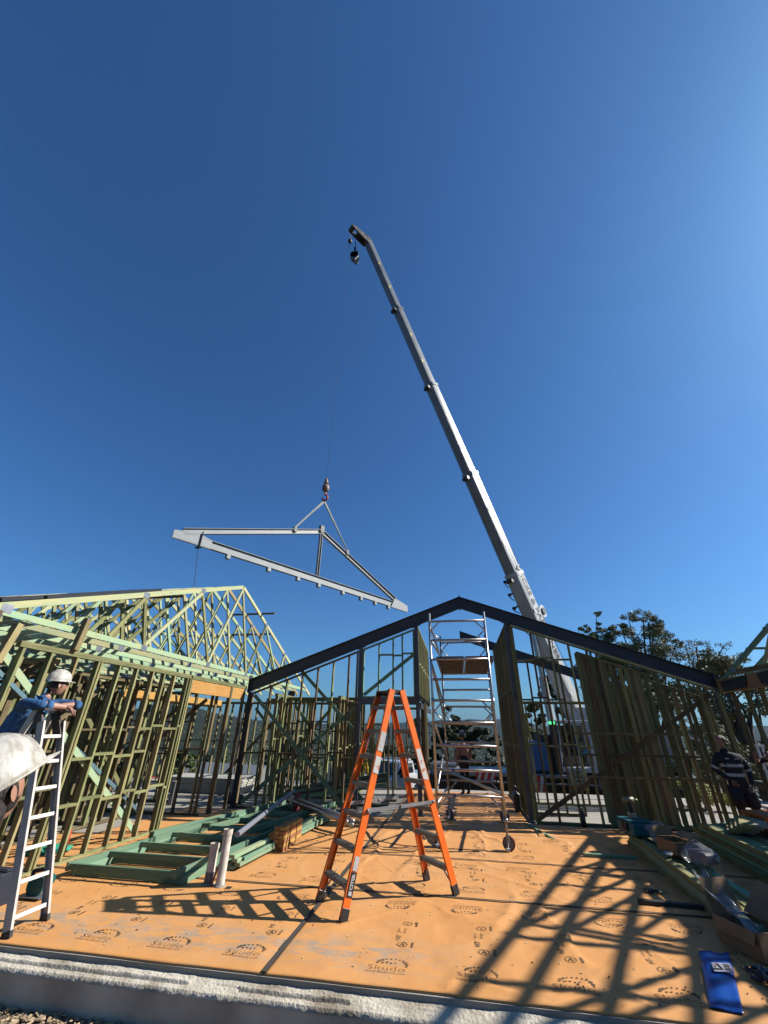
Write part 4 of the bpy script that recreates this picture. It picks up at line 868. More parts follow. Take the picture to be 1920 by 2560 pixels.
# wall frames lying at the left
def flat_frame(x0, x1, y0, y1, z, skew, label, nst, m, t=.04):
    r = thing('wall_frame', label, 'wall frame', ((x0+x1)/2, (y0+y1)/2, z), 'wall frames lying stacked on the left')
    def P(x, y): return V((x+skew*(y-y0), y, z+.045))
    timber('plate', P(x0, y0), P(x0, y1), .088, t, m, r, (0, 0, 1)); timber('plate', P(x1, y0), P(x1, y1), .088, t, m, r, (0, 0, 1))
    for k in nst:
        y = y0+k; timber('stud', P(x0+t/2, y), P(x1-t/2, y), .068, .04, m, r, (0, 0, 1))
    return r
flat_frame(-5.25, -3.66, 6.22, 10.6, .004, .08, 'lower green wall frame lying on the orange sheet', [.03, .62, 1.3, 2.0, 2.9, 3.6, 4.35], GREEND)
flat_frame(-5.30, -3.72, 6.12, 9.4, .079, .10, 'upper green wall frame of the lying stack, nearest the white pipes', [.03, .66, 1.24, 1.95, 2.75, 3.24], GREEND)
flat_frame(-4.55, -3.75, 8.3, 11.4, .152, .22, 'narrow green wall frame lying across the back of the stack', [.03, .8, 1.6, 2.4, 3.05], GREEND)
for k in range(7):
    a = V((-3.35+.05*(k % 3), 6.9+.12*(k % 2), .03+.042*(k//2))); b = V((-3.05+.06*(k % 3), 11.0-.2*(k % 4), .03+.042*(k//2)))
    board('timber_board', 'green treated board in the pile beside the lying wall frames', a, b, .04, .09, [GREEN, GREEND][k % 2], 'green boards beside the lying frames')
for k in range(4):
    a = V((-5.55+.06*(k % 2), 8.1, .05+.05*(k//2))); b = V((-4.65+.08*(k % 2), 12.0, .05+.05*(k//2)))
    board('timber_board', 'weathered green board in the low pile reaching the gable wall', a, b, .09 if k > 1 else .05, .045, [PINE, GREEND][k % 2], 'weathered boards below the left gable wall')
for k in range(5):
    board('timber_board', 'long green board leaning low behind the left gable studs', (-5.0+.1*k, 12.1+.05*k, .1+.06*k), (-2.0, 12.5+.1*k, .5+.05*k), .09, .04, [GREEND, BROWN][k % 2], 'boards heaped behind the left gable wall')
# cut blocks
for i in range(3):
    for j in range(6):
        for k in range(3):
            if j == 5 and i == 0: continue
            z = .003+.055*j if i else .003+.048*j
            o = timber('x', (-3.22+.095*i, 7.93+.30*k+.02*rb.random(), z+.025), (-3.22+.095*i, 8.2+.30*k, z+.025), .05 if i else .044, .088, [mat('cut_end_timber', (.55, .25, .07), .8, var=.2, col2=(.38, .15, .05), noise_sc=9), LVL][(i+j) % 2], None, (0, 0, 1))
            o.name = 'timber_block'; tag(o, 'short orange timber block in the small stack by the pale green boards' if k == 0 else 'red smeared timber block in the back of the small stack', 'timber block', 'cut timber blocks stacked on the orange sheet' if k == 0 else 'red marked blocks at the back of the small stack')
# pipes
for (x, y, h, lb) in ((-3.165, 6.30, .585, 'taller white drain pipe rising from the floor sheet'), (-3.345, 6.34, .42, 'shorter white drain pipe beside the taller one')):
    mb = MB(); r = .055; n_ = 20
    mb.tube((x, y, -.01), (x, y, h), r, n=n_, caps=False); mb.tube((x, y, h-.06), (x, y, h), r+.006, n=n_, caps=False); mb.tube((x, y, h-.12), (x, y, h-.115), r-.004, n=n_)
    r_ = thing('drain_pipe', lb, 'pipe', (x, y, 0)); mb.build('pipe', PVC, r_, False)
    mb = MB(); mb.tube((x, y, 0), (x, y, .02), r+.03, r+.02, n=14); mb.build('mortar_collar', CONC, r_)
    if h < .5: mb = MB(); mb.tube((x, y, .02), (x, y, .13), r+.005, n=n_, caps=False); mb.build('torn_wrap', GREY, r_)
mb = MB(); mb.tube((-3.27, 6.27, 0), (-3.22, 6.30, .22), .012); tag(mb.build('copper_tube', mat('orange_tube', (.6, .12, .06), .4)), 'thin orange tube between the two white drain pipes', 'tube')
mb = MB(); mb.tube((-3.1, 6.45, .50), (-3.75, 10.3, .55), .035, n=12); tag(mb.build('conduit', mat('blue_grey_pipe', (.28, .29, .35), .4)), 'long grey conduit pipe running back from the white drain pipe', 'pipe')
mb = MB(); mb.box((-3.02, 6.25, .006), (.07, .09, .01)); tag(mb.build('packer', BLACK), 'small black packer lying beside the taller white pipe', 'packer')
for k in range(7):
    a = V((-3.95+.03*(k % 3), 10.75-.07*(k % 4), .30+.055*(k//3))); b = V((-2.25+.05*(k % 3), 9.45-.05*(k % 4), .16+.055*(k//3)))
    mb = MB(); mb.tube(a, b, .03, n=12); o = mb.build('aluminium_pole', ALU, None, True)
    tag(o, 'aluminium pole in the bundle lying behind the orange ladder', 'pole', 'bundle of aluminium poles')
mb = MB(); mb.box((-3.75, 10.55, .32), (.05, .26, .3)); tag(mb.build('ratchet_strap', mat('red_webbing', (.3, .03, .05), .8)), 'dark red strap round the end of the aluminium pole bundle', 'strap')
mb = MB(); mb.box((-3.78, 10.5, .08), (.3, .3, .15)); tag(mb.build('bearer', BLACK), 'dark bearer block under the aluminium poles', 'block')
mb = MB(); mb.bar(Zp(156, 2143), Xp(178, 2074, -6.22), .035, .02, (0, 1, 0)); tag(mb.build('spirit_level', RED), 'red spirit level leaning on the sunlit stud wall', 'level')
# right hand stacks
for k in range(24):
    c, rw = k % 4, k//4; z = .02+.042*rw; x = 2.66+.115*c+.012*rb.random(); y0 = 5.55+.25*rb.random()+.05*rw; y1 = 9.55+.35*rb.random()
    if rw == 5 and c in (1, 2): continue
    board('timber_board', 'long green treated board in the low stack along the right of the slab', (x-.04, y0, z+.004), (x+.22, y1, z+.004), .040, .09, [GREEND, GREEN, PINE][rb.randrange(3)], 'boards in the near right stack')
for k in range(24):
    c, rw = k % 4, k//4; z = .02+.06*rw; x = 3.9+.13*c
    board('timber_board', 'wide treated board in the higher stack against the right house', (x, 5.6+.2*rb.random(), z+.02), (x+.35, 10.4-.12*rw+.2*rb.random(), z+.02), .055, .115, [GREEND, PINE, GREEND][rb.randrange(3)], 'boards in the far right stack')
for k in range(8):
    c, rw = k % 2, k//2
    board('timber_board', 'short pale offcut board lying on the far right stack', (4.25+.2*c+.02*rw, 8.9-.1*rw, .41+.042*rw), (4.75+.2*c, 9.9-.15*rw, .41+.042*rw), .038, .18, [PINEY, mat('pale_offcut', (.55, .50, .38), .8, col2=(.45, .4, .28), noise_sc=5)][k % 2], 'offcuts on the far right stack')
board('timber_bar', 'grey green timber bar lying on the sheet nearer the scaffold', (1.85, 8.8, .03), (2.68, 8.80, .03), .045, .06, GREEND, None)
board('timber_bar', 'black timber bar lying on the front sheet under the roof truss shadow', (1.96, 6.80, .028), (2.72, 6.74, .028), .045, .07, mat('black_bar', (.03, .03, .032), .6), None)
# ---------------------------------------------------------------- people
SKIN = mat('skin', (.52, .27, .18), .55, col2=(.46, .22, .14), noise_sc=14)
HAIR = mat('brown_hair', (.022, .012, .008), .6, bump=1, bump_sc=40, stretch=(3, 3, .5))
DENIM = mat('blue_denim_shirt', (.05, .20, .46), .85, col2=(.02, .09, .26), noise_sc=13, bump=1, bump_sc=16)
NAVY = mat('navy_cloth', (.012, .015, .03), .85, bump=.4, bump_sc=30)
DARKC = mat('dark_trousers', (.02, .025, .035), .9, bump=.4, bump_sc=30)
REFL = mat('silver_reflective_tape', (.62, .63, .65), .4)
HELM = mat('scuffed_white_helmet', (.70, .67, .60), .45, col2=(.34, .29, .21), noise_sc=13, stretch=(1, 1.6, .8), det=10, lo=.46, hi=.66, bump=.12, bump_sc=60)
PINK = mat('pink_shirt', (.55, .30, .24), .85); BOOT = mat('work_boot', (.12, .07, .035), .8)
EYE = mat('eye_dark', (.02, .012, .01), .3)
def skin_mesh(verts, edges, root=0, sub=2):
    me = bpy.data.meshes.new('s'); me.from_pydata([tuple(v[0]) for v in verts], edges, []); o = bpy.data.objects.new('s', me); C.objects.link(o)
    o.modifiers.new('k', 'SKIN').use_smooth_shade = True
    for i, v in enumerate(verts):
        r = v[1]; me.skin_vertices[0].data[i].radius = r if isinstance(r, tuple) else (r, r); me.skin_vertices[0].data[i].use_root = (i == root)
    sb = o.modifiers.new('b', 'SUBSURF'); sb.levels = sub; sb.render_levels = sub
    dg = bpy.context.evaluated_depsgraph_get(); m2 = bpy.data.meshes.new_from_object(o.evaluated_get(dg)); bpy.data.objects.remove(o); return m2
def head_bm(c, f, u, s=1.0, long=False):
    """head about c looking along f; returns verts and faces, with face material 0 skin, 1 hair, 2 eyes"""
    f = V(f).normalized(); u = (V(u)-f*V(u).dot(f)).normalized(); r = f.cross(u)
    NU, NV = 28, 20; vs = []; fs = []; mi = []
    for j in range(NV+1):
        th = PI*j/NV
        for i in range(NU):
            ph = 2*PI*i/NU; x = math.sin(th)*math.cos(ph); y = math.sin(th)*math.sin(ph); z = math.cos(th)   # x forward
            X = x*.098; Y = y*.077; Z = z*.118
            if z < -.1: k = (-z-.1)/.9; Y *= 1-.38*k; X = X*(1-.12*k)+.012*k; 
            if x > .55 and abs(y) < .33:
                nose = max(0, 1-abs(y)/.24)*max(0, 1-abs(z+.12)/.26); X += .026*nose
                X -= .012*max(0, 1-abs(abs(y)-.30)/.16)*max(0, 1-abs(z-.14)/.14)
                X += .008*max(0, 1-abs(y)/.3)*max(0, 1-abs(z+.52)/.12); X += .010*max(0, 1-abs(y)/.3)*max(0, 1-abs(z+.82)/.16)
            if x < 0 and z < -.35: X *= .75
            vs.append(V(c)+(f*X+r*Y+u*Z)*s)
    for j in range(NV):
        for i in range(NU):
            i2 = (i+1) % NU; fs.append((j*NU+i, (j+1)*NU+i, (j+1)*NU+i2, j*NU+i2))
            th = PI*(j+.5)/NV; ph = 2*PI*(i+.5)/NU; x = math.sin(th)*math.cos(ph); z = math.cos(th); y = math.sin(th)*math.sin(ph)
            m_ = 0
            if (z > .42 and x < .75) or (x < .12 and z > -.25) or (z > .75): m_ = 1
            if long and x < .32 and z > -.75: m_ = 1
            if x > .6 and .18 < abs(y) < .42 and .06 < z < .2: m_ = 2
            mi.append(m_)
    for s_ in (-1, 1):                       # ears
        b0 = len(vs)
        for k in range(10):
            a = 2*PI*k/10; vs.append(V(c)+(f*(.0-.012+.020*math.cos(a))+r*s_*(.080+.010*(math.cos(a) < .2))+u*(-.005+.034*math.sin(a)))*s)
        vs.append(V(c)+(f*(-.010)+r*s_*.086)*s); e = len(vs)-1
        for k in range(10): fs.append((b0+k, b0+(k+1) % 10, e)); mi.append(0)
    return vs, fs, mi
def hand_pts(w_, d, n, s=1.0, curl=.5, thumb=1):
    """palm and fingers: wrist w_, direction d, palm normal n (towards which fingers curl)"""
    d = V(d).normalized(); n = (V(n)-d*V(n).dot(d)).normalized(); r = d.cross(n)*thumb; V_ = []; E_ = []
    V_ += [(V(w_), (.024*s, .020*s)), (V(w_)+d*.045*s, (.034*s, .016*s)), (V(w_)+d*.085*s, (.036*s, .015*s))]; E_ += [(0, 1), (1, 2)]
    chains = [(V_, E_)]
    for k, (off, L) in enumerate(((-.030, .070), (-.010, .080), (.011, .076), (.031, .060))):
        b_ = V(w_)+d*.082*s+r*off*s; pts = [(b_-d*.02*s, .0088*s), (b_, .0092*s)]; a = .15
        p = b_
        for q in (.42, .32, .26): 
            a += curl*(.55+.08*k); p = p+(d*math.cos(a)+n*math.sin(a))*L*q*s; pts.append((p, .0082*s*(1-.08*k/3)))
        chains.append((pts, [(i, i+1) for i in range(len(pts)-1)]))
    b_ = V(w_)+d*.03*s-r*.030*s; p1 = b_+(d*.5-r*.8+n*.25).normalized()*.035*s; p2 = p1+(d*.8-r*.3+n*.5).normalized()*.032*s; p3 = p2+(d*.9+n*.4).normalized()*.024*s
    chains.append(([(b_+r*.012*s, .012*s), (b_, .0115*s), (p1, .010*s), (p2, .009*s), (p3, .008*s)], [(0, 1), (1, 2), (2, 3), (3, 4)]))
    return chains
def person(label, J, E_, mats_, bones, head, hands=(), base=None, hairm=None, sub=2):
    """J name->(pos,r); bones: (a,b,material index); head=(centre,forward,up,scale)"""
    names = list(J); idx = {n_: i for i, n_ in enumerate(names)}
    me = skin_mesh([(V(J[n_][0]), J[n_][1]) for n_ in names], [(idx[a], idx[b_]) for a, b_ in E_], idx['pelvis'], sub)
    bm = bmesh.new(); bm.from_mesh(me); bpy.data.meshes.remove(me)
    def seg(p, a, b_):
        t = max(0, min(1, (p-a).dot(b_-a)/max((b_-a).length_squared, 1e-9))); return (p-a-(b_-a)*t).length
    bl = [(V(J[a][0]), V(J[b_][0]), m_, (J[a][1] if not isinstance(J[a][1], tuple) else max(J[a][1]))) for a, b_, m_ in bones]
    for f in bm.faces:
        c = f.calc_center_median(); f.material_index = min(bl, key=lambda q: seg(c, q[0], q[1])-q[3]*.35)[2]
    for hd_ in hands:
        for pts, ed in hd_:
            m2 = skin_mesh(pts, ed, 0, 2); b2 = bmesh.new(); b2.from_mesh(m2); bpy.data.meshes.remove(m2); mp_ = [bm.verts.new(v.co) for v in b2.verts]; b2.verts.ensure_lookup_table()
            for f in b2.faces:
                try: g_ = bm.faces.new([mp_[v.index] for v in f.verts]); g_.material_index = 0
                except ValueError: pass
            b2.free()
    vs, fs, mi = head_bm(*head); bv = [bm.verts.new(v) for v in vs]
    nm = len(mats_)
    for f, m_ in zip(fs, mi):
        vv = []; 
        for i in f:
            if bv[i] not in vv: vv.append(bv[i])
        try: g_ = bm.faces.new(vv); g_.material_index = (0, nm, nm+1)[m_]
        except ValueError: pass
    base = V(base if base else min((v.co for v in bm.verts), key=lambda c: c.z))
    bmesh.ops.remove_doubles(bm, verts=bv, dist=.0005)
    bmesh.ops.recalc_face_normals(bm, faces=bm.faces)
    for v in bm.verts: v.co -= base
    me = bpy.data.meshes.new('person'); bm.to_mesh(me); bm.free(); o = link('person', me, list(mats_)+[hairm or HAIR, EYE], None, True); o.location = base
    tag(o, label, 'person'); return o
def helmet(par, c, f, u, s=1.0, m=HELM, name='hard_hat', ridges=True, hi=1.0):
    f = V(f).normalized(); u = (V(u)-f*V(u).dot(f)).normalized(); r = f.cross(u); bm = bmesh.new(); NU, NV = 48, 14; rows = []
    def pt(ph, th):
        x = math.cos(ph)*math.sin(th); y = math.sin(ph)*math.sin(th); z = math.cos(th); k = 1
        if ridges:
            for y0, a in ((0, .055), (.30, .036), (-.30, .036), (.58, .02), (-.58, .02)): k += a*math.exp(-((y-y0)/.055)**2)*max(0, z)**.5*(1 if y0 == 0 or abs(x) < .85 else .3)
        return V(c)+(f*x*.150*k+r*y*.118*k+u*(z*.135*k*hi))*s
    for j in range(NV+1): rows.append([bm.verts.new(pt(2*PI*i/NU, max(.001, PI/2*1.02*j/NV))) for i in range(NU)])
    lip = []; lip2 = []
    for i in range(NU):                       # brim: a narrow rain edge, long peak in front
        ph = 2*PI*i/NU; x = math.cos(ph); y = math.sin(ph); pk = max(0, (x-.35)/.65)**1.2; e = .010+.050*pk
        lip.append(bm.verts.new(V(c)+(f*(x*.151+e*(.8*x+.3 if x > 0 else x))+r*y*(.119+.010)-u*(.010+.012*pk*(1-abs(y))))*s))
        lip2.append(bm.verts.new(V(c)+(f*(x*.148+e*.9*(.8*x+.3 if x > 0 else x))+r*y*(.119+.006)-u*(.017+.012*pk*(1-abs(y))))*s))
    rows += [lip, lip2, [bm.verts.new(V(c)+(f*math.cos(2*PI*i/NU)*.142+r*math.sin(2*PI*i/NU)*.110-u*.014)*s) for i in range(NU)]]
    for a, b_ in zip(rows[:-1], rows[1:]):
        for i in range(NU):
            i2 = (i+1) % NU
            try: bm.faces.new((a[i], b_[i], b_[i2], a[i2]))
            except ValueError: pass
    bmesh.ops.remove_doubles(bm, verts=bm.verts, dist=.0004); bmesh.ops.recalc_face_normals(bm, faces=bm.faces); o0 = wloc(par)
    for v in bm.verts: v.co -= V(c)
    me = bpy.data.meshes.new(name); bm.to_mesh(me); bm.free(); o = link(name, me, m, par, True); o.location = V(c)-o0; return o
ED = [('pelvis', 'belly'), ('belly', 'chest'), ('chest', 'neck0'), ('neck0', 'neck'), ('chest', 'shR'), ('shR', 'elR'), ('elR', 'wrR'), ('chest', 'shL'), ('shL', 'elL'), ('elL', 'wrL'),
      ('pelvis', 'hipR'), ('hipR', 'knR'), ('knR', 'anR'), ('anR', 'toR'), ('pelvis', 'hipL'), ('hipL', 'knL'), ('knL', 'anL'), ('anL', 'toL')]
def std_bones(up_m, fore_m, leg_m, shin_m, shoe_m):
    return [('pelvis', 'belly', leg_m), ('belly', 'chest', up_m), ('chest', 'neck0', up_m), ('neck0', 'neck', 0), ('chest', 'shR', up_m), ('shR', 'elR', up_m), ('elR', 'wrR', fore_m), ('chest', 'shL', up_m), ('shL', 'elL', up_m), ('elL', 'wrL', fore_m),
            ('pelvis', 'hipR', leg_m), ('hipR', 'knR', leg_m), ('knR', 'anR', shin_m), ('anR', 'toR', shoe_m), ('pelvis', 'hipL', leg_m), ('hipL', 'knL', leg_m), ('knL', 'anL', shin_m), ('anL', 'toL', shoe_m)]
# worker leaning on the aluminium ladder
J = dict(pelvis=((-5.60, 4.78, 1.50), (.15, .12)), belly=((-5.52, 4.79, 1.70), (.15, .115)), chest=((-5.38, 4.80, 1.92), (.17, .115)), neck0=((-5.29, 4.84, 2.06), .075), neck=((-5.235, 4.88, 2.15), .056),
         shR=((-5.30, 4.62, 2.02), .072), elR=((-5.02, 4.63, 1.995), .055), wrR=((-4.91, 4.87, 1.985), .030), shL=((-5.24, 5.02, 2.03), .072), elL=((-4.94, 5.10, 2.02), .055), wrL=((-5.03, 4.86, 2.0), .030),
         hipR=((-5.62, 4.68, 1.44), .095), knR=((-5.52, 4.68, 1.06), .066), anR=((-5.60, 4.69, .64), .045), toR=((-5.46, 4.69, .60), .04), hipL=((-5.62, 4.89, 1.44), .095), knL=((-5.56, 4.89, 1.06), .066), anL=((-5.62, 4.88, .64), .045), toL=((-5.47, 4.89, .60), .04))
hf = V((.38, .92, .02)); hc = V((-5.20, 4.905, 2.245))
pa = person('young worker in a blue denim shirt and white helmet leaning on the ladder top', J, ED, [SKIN, DENIM, DARKC, BOOT], std_bones(1, 0, 2, 2, 3), (hc, hf, (-.05, -.02, 1), 1.0),
            hands=[hand_pts(V((-4.91, 4.87, 1.985)), (.35, .85, -.35), (-.2, 0, -1), 1.0, .55)])
helmet(pa, hc+V((-.005, -.015, .062)), hf, (-.06, -.34, 1), .95)
hr = hf.cross(V((0, 0, 1))).normalized()
mb = MB(); fwv = hf.normalized()
for s_ in (-1, 1): mb.ball(hc+fwv*.082+hr*s_*.033+V((0, 0, .016)), .027, 2, (1, 1, .75)); mb.bar(hc+fwv*.075+hr*s_*.065+V((0, 0, .02)), hc-fwv*.005+hr*s_*.082+V((0, 0, .015)), .012, .005)
mb.build('sunglasses', BLACK, pa)
mb = MB()                                     # collar and rolled cuff
n0 = V(J['neck0'][0]); 
for s_ in (-1, 1): mb.prism([n0+V((-.05, .06*s_, .055)), n0+V((.065, .05*s_, .02)), n0+V((.085, .025*s_, -.05)), n0+V((.02, .10*s_, -.03))], (.0, .012*s_, .012))
mb.build('collar', DENIM, pa)
mb = MB(); mb.tube((-5.01, 4.665, 1.995), (-4.985, 4.72, 1.992), .060, n=14); mb.tube((-4.945, 5.07, 2.018), (-4.965, 5.02, 2.014), .058, n=14); mb.build('cuff', DENIM, pa, True)
# foreground head and shoulder at the left edge
hc = V((-2.01, 1.80, 1.53)); hf = V((-.12, .90, .36))
J = dict(pelvis=((-2.20, 1.62, .80), (.17, .13)), belly=((-2.19, 1.65, 1.02), (.16, .12)), chest=((-2.14, 1.70, 1.26), (.18, .125)), neck0=((-2.10, 1.78, 1.40), .09), neck=((-2.04, 1.79, 1.48), .062),
         shR=((-2.02, 1.53, 1.34), .075), elR=((-1.98, 1.45, 1.06), .055), wrR=((-1.86, 1.62, .92), .032), shL=((-2.10, 1.88, 1.345), .08), elL=((-2.16, 2.03, 1.04), .055), wrL=((-1.98, 1.96, .90), .032),
         hipR=((-2.16, 1.52, .74), .10), knR=((-2.14, 1.50, .30), .07), anR=((-2.18, 1.48, -.22), .05), toR=((-2.02, 1.52, -.26), .045), hipL=((-2.25, 1.72, .74), .10), knL=((-2.22, 1.76, .30), .07), anL=((-2.26, 1.78, -.22), .05), toL=((-2.10, 1.82, -.26), .045))
pb = person('close worker at the left edge, seen from behind in a dirty white helmet', J, ED, [SKIN, DENIM, DARKC, BOOT], std_bones(1, 1, 2, 2, 3), (hc, hf, (-.1, -.4, 1), 1.0, True),
            hands=[hand_pts(V((-1.86, 1.62, .92)), (.4, .5, -.6), (-.3, .3, .2), 1.0, .5)])
helmet(pb, hc+V((.0, -.01, .045)), hf+V((.14, 0, .14)), (-.36, -.40, 1), 1.14, hi=1.22)
mb = MB(); r_ = hf.cross(V((0, 0, 1))).normalized(); mb.ball(hc-hf*.055-V((0, 0, .055)), .088, 3, (1, .95, 1.0)); mb.ball(hc-hf*.05-V((0, 0, .12)), .07, 3, (.9, .9, 1)); mb.build('hair', HAIR, pb, True)
# navy shirted worker at right
X, Y = 5.42, 10.45
hc = Yp(1797, 1850, Y); hz0 = hc.z
def rp_(dx, dy, z): return V((X+dx, Y+dy, z))
X = hc.x+.055; zt = 1.42; hc = V((hc.x, Y-.03, 1.665))
J = dict(pelvis=(rp_(.03, 0, .92), (.16, .12)), belly=(rp_(.02, 0, 1.08), (.16, .12)), chest=(rp_(0, 0, 1.30), (.19, .125)), neck0=(rp_(-.02, 0, 1.46), .08), neck=(rp_(-.04, -.01, 1.575), .060),
         shR=(rp_(-.20, -.02, 1.40), .075), elR=(rp_(-.31, .03, 1.15), .055), wrR=(rp_(-.13, -.10, 1.00), .034), shL=(rp_(.20, -.02, 1.38), .075), elL=(rp_(.30, .0, 1.12), .055), wrL=(rp_(.20, -.12, .92), .034),
         hipR=(rp_(-.07, 0, .86), .10), knR=(rp_(-.07, .0, .48), .070), anR=(rp_(-.04, .03, .09), .048), toR=(rp_(-.07, -.13, .05), .045), hipL=(rp_(.14, 0, .86), .10), knL=(rp_(.18, 0, .48), .070), anL=(rp_(.22, .03, .09), .048), toL=(rp_(.20, -.13, .05), .045))
bn_ = std_bones(1, 1, 2, 0, 3)
pc = person('worker in a navy shirt with silver bands looking up beside the right wall', J, ED, [SKIN, NAVY, NAVY, BOOT], bn_, (hc, (-.80, -.42, .42), (.3, .2, 1), 1.0),
            hands=[hand_pts(J['wrR'][0], (.75, -.2, -.5), (0, .8, -.2), 1, .4), hand_pts(J['wrL'][0], (-.6, -.3, -.55), (0, .6, -.2), 1, .5, -1)])
mb = MB(); hd_ = V((-.80, -.42, .42)).normalized(); mb.ball(hc-hd_*.028+V((.006, .004, .034)), .094, 3, (1, 1, .92)); mb.build('hair', HAIR, pc, True)
def band(par, a, b_, r1, r2, name='reflective_band', n=18):
    mb = MB(); mb.tube(a, b_, r1, r2, n=n, caps=False); return mb.build(name, REFL, par, True)
for z, rx, ry in ((1.245, .215, .150), (1.085, .185, .145)):
    bm = bmesh.new(); rows = []
    for zz in (-.026, .026): rows.append([bm.verts.new((rx*math.cos(2*PI*k/24), ry*math.sin(2*PI*k/24), zz)) for k in range(24)])
    for k in range(24): bm.faces.new((rows[0][k], rows[0][(k+1) % 24], rows[1][(k+1) % 24], rows[1][k]))
    me = bpy.data.meshes.new('reflective_band'); bm.to_mesh(me); bm.free(); o = link('reflective_band', me, REFL, pc, True); o.location = rp_(.01, 0, z)-wloc(pc)
for a, b_ in (('shR', 'elR'), ('shL', 'elL')):
    p, q = V(J[a][0]), V(J[b_][0]); band(pc, p+(q-p)*.70, p+(q-p)*.86, .070, .066)
mb = MB()                                     # wide shorts
for a, b_ in (('hipR', 'knR'), ('hipL', 'knL')):
    p, q = V(J[a][0]), V(J[b_][0]); mb.tube(p+V((0, 0, .04)), p+(q-p)*.78, .115, .118, n=16)
mb.build('shorts', NAVY, pc, True)
mb = MB(); mb.box(rp_(-.09, -.135, 1.36), (.07, .005, .02)); mb.box(rp_(.09, -.135, 1.36), (.09, .005, .015)); mb.build('chest_print', REFL, pc)
mb = MB(); mb.tube(V(J['wrL'][0])+V((-.005, .01, .01)), V(J['wrL'][0])+V((.012, .005, .04)), .036, n=12); mb.build('wristwatch', BLACK, pc)
mb = MB(); mb.bar(hc+V((-.06, -.05, .12)), hc+V((-.10, -.07, .16)), .02, .01); mb.build('pencil', PINEY, pc)
# simple background figures
def bystander(label, base, h, face, mats_, arms=None, cap=None, seated=False):
    s = h/1.75; f = V(face).normalized(); r = V((f.y, -f.x, 0)); b0 = V(base)
    def q(fr_, sd_, z): return b0+(f*fr_+r*sd_)*s+V((0, 0, z*s))
    J = dict(pelvis=(q(0, 0, .92), (.15*s, .11*s)), belly=(q(0, 0, 1.08), (.15*s, .11*s)), chest=(q(0, 0, 1.28), (.18*s, .12*s)), neck0=(q(0, 0, 1.43), .07*s), neck=(q(.01, 0, 1.52), .055*s),
             shR=(q(0, .20, 1.38), .07*s), elR=(q(-.02, .27, 1.10), .05*s), wrR=(q(.12, .22, .92), .032*s), shL=(q(0, -.20, 1.38), .07*s), elL=(q(-.02, -.27, 1.10), .05*s), wrL=(q(.12, -.22, .92), .032*s),
             hipR=(q(0, .09, .86), .095*s), knR=(q(.02, .10, .48), .066*s), anR=(q(0, .10, .09), .046*s), toR=(q(.13, .11, .05), .042*s), hipL=(q(0, -.09, .86), .095*s), knL=(q(.02, -.10, .48), .066*s), anL=(q(0, -.10, .09), .046*s), toL=(q(.13, -.11, .05), .042*s))
    if arms:
        for k, v in arms.items(): J[k] = (q(*v), J[k][1])
    o = person(label, J, ED, mats_, std_bones(1, 1 if not arms else 0, 2, 2, 3), (q(.03, 0, 1.64), f, (0, 0, 1), s), hands=[hand_pts(J['wrR'][0], (.2, 0, -1), f, s), hand_pts(J['wrL'][0], (.2, 0, -1), f, s, .5, -1)], sub=1)
    if cap: helmet(o, q(.02, 0, 1.70), f, (0, 0, 1), .95*s, cap, 'cap', False)
    return o
GREYC = mat('grey_cloth', (.12, .12, .13), .85)
p0 = Dp(1166, 1985, 15.2); bystander('worker in a pink shirt and grey cap walking beyond the scaffold', (p0.x, p0.y, 0), 1.72, (-.5, .85, 0), [SKIN, PINK, DARKC, BOOT], None, mat('grey_cap', (.20, .24, .30), .7))
p0 = Dp(1938, 1890, 12.5); bystander('dark shirted worker with raised arms at the far right edge', (p0.x, p0.y, 0), 1.72, (-.9, -.3, 0), [SKIN, NAVY, DARKC, BOOT], dict(elR=(.22, .25, 1.30), wrR=(.34, .12, 1.50), elL=(.22, -.25, 1.30), wrL=(.34, -.12, 1.52)))
p0 = Dp(835, 1905, 20); bystander('distant worker in pale clothes near the portable toilet', (p0.x, p0.y, -1.55), 1.72, (.2, -1, 0), [SKIN, mat('pale_shirt', (.5, .4, .33), .8), GREYC, BOOT])
bz = Z0+.66; p0 = V((SXX+.06, Y0+.58, bz)); s = 1.05
def q(a, b_, c): return p0+V((a, b_, c))*s
J = dict(pelvis=(q(0, 0, .06), (.15, .12)), belly=(q(.03, 0, .22), (.15, .11)), chest=(q(.04, -.01, .42), (.18, .12)), neck0=(q(.03, -.02, .56), .07), neck=(q(.02, -.03, .64), .055), shR=(q(.0, -.19, .50), .07), elR=(q(-.10, -.24, .28), .05), wrR=(q(-.30, -.16, .26), .032), shL=(q(.02, .19, .50), .07), elL=(q(-.08, .24, .28), .05), wrL=(q(-.30, .16, .26), .032),
         hipR=(q(-.08, -.10, .06), .09), knR=(q(-.42, -.12, .08), .066), anR=(q(-.44, -.12, -.36), .045), toR=(q(-.56, -.12, -.40), .04), hipL=(q(-.08, .10, .06), .09), knL=(q(-.42, .12, .08), .066), anL=(q(-.44, .12, -.36), .045), toL=(q(-.56, .12, -.40), .04))
person('crane operator in a dark red shirt sitting in the white cab', J, ED, [SKIN, mat('dark_red_shirt', (.10, .015, .02), .85), GREYC, BOOT], std_bones(1, 0, 2, 0, 3), (q(.0, -.05, .76), (-.6, -.75, .1), (0, 0, 1), s), hands=[hand_pts(J['wrR'][0], (-1, 0, -.2), (0, 0, -1)), hand_pts(J['wrL'][0], (-1, 0, -.2), (0, 0, -1), 1, .5, -1)], sub=1)
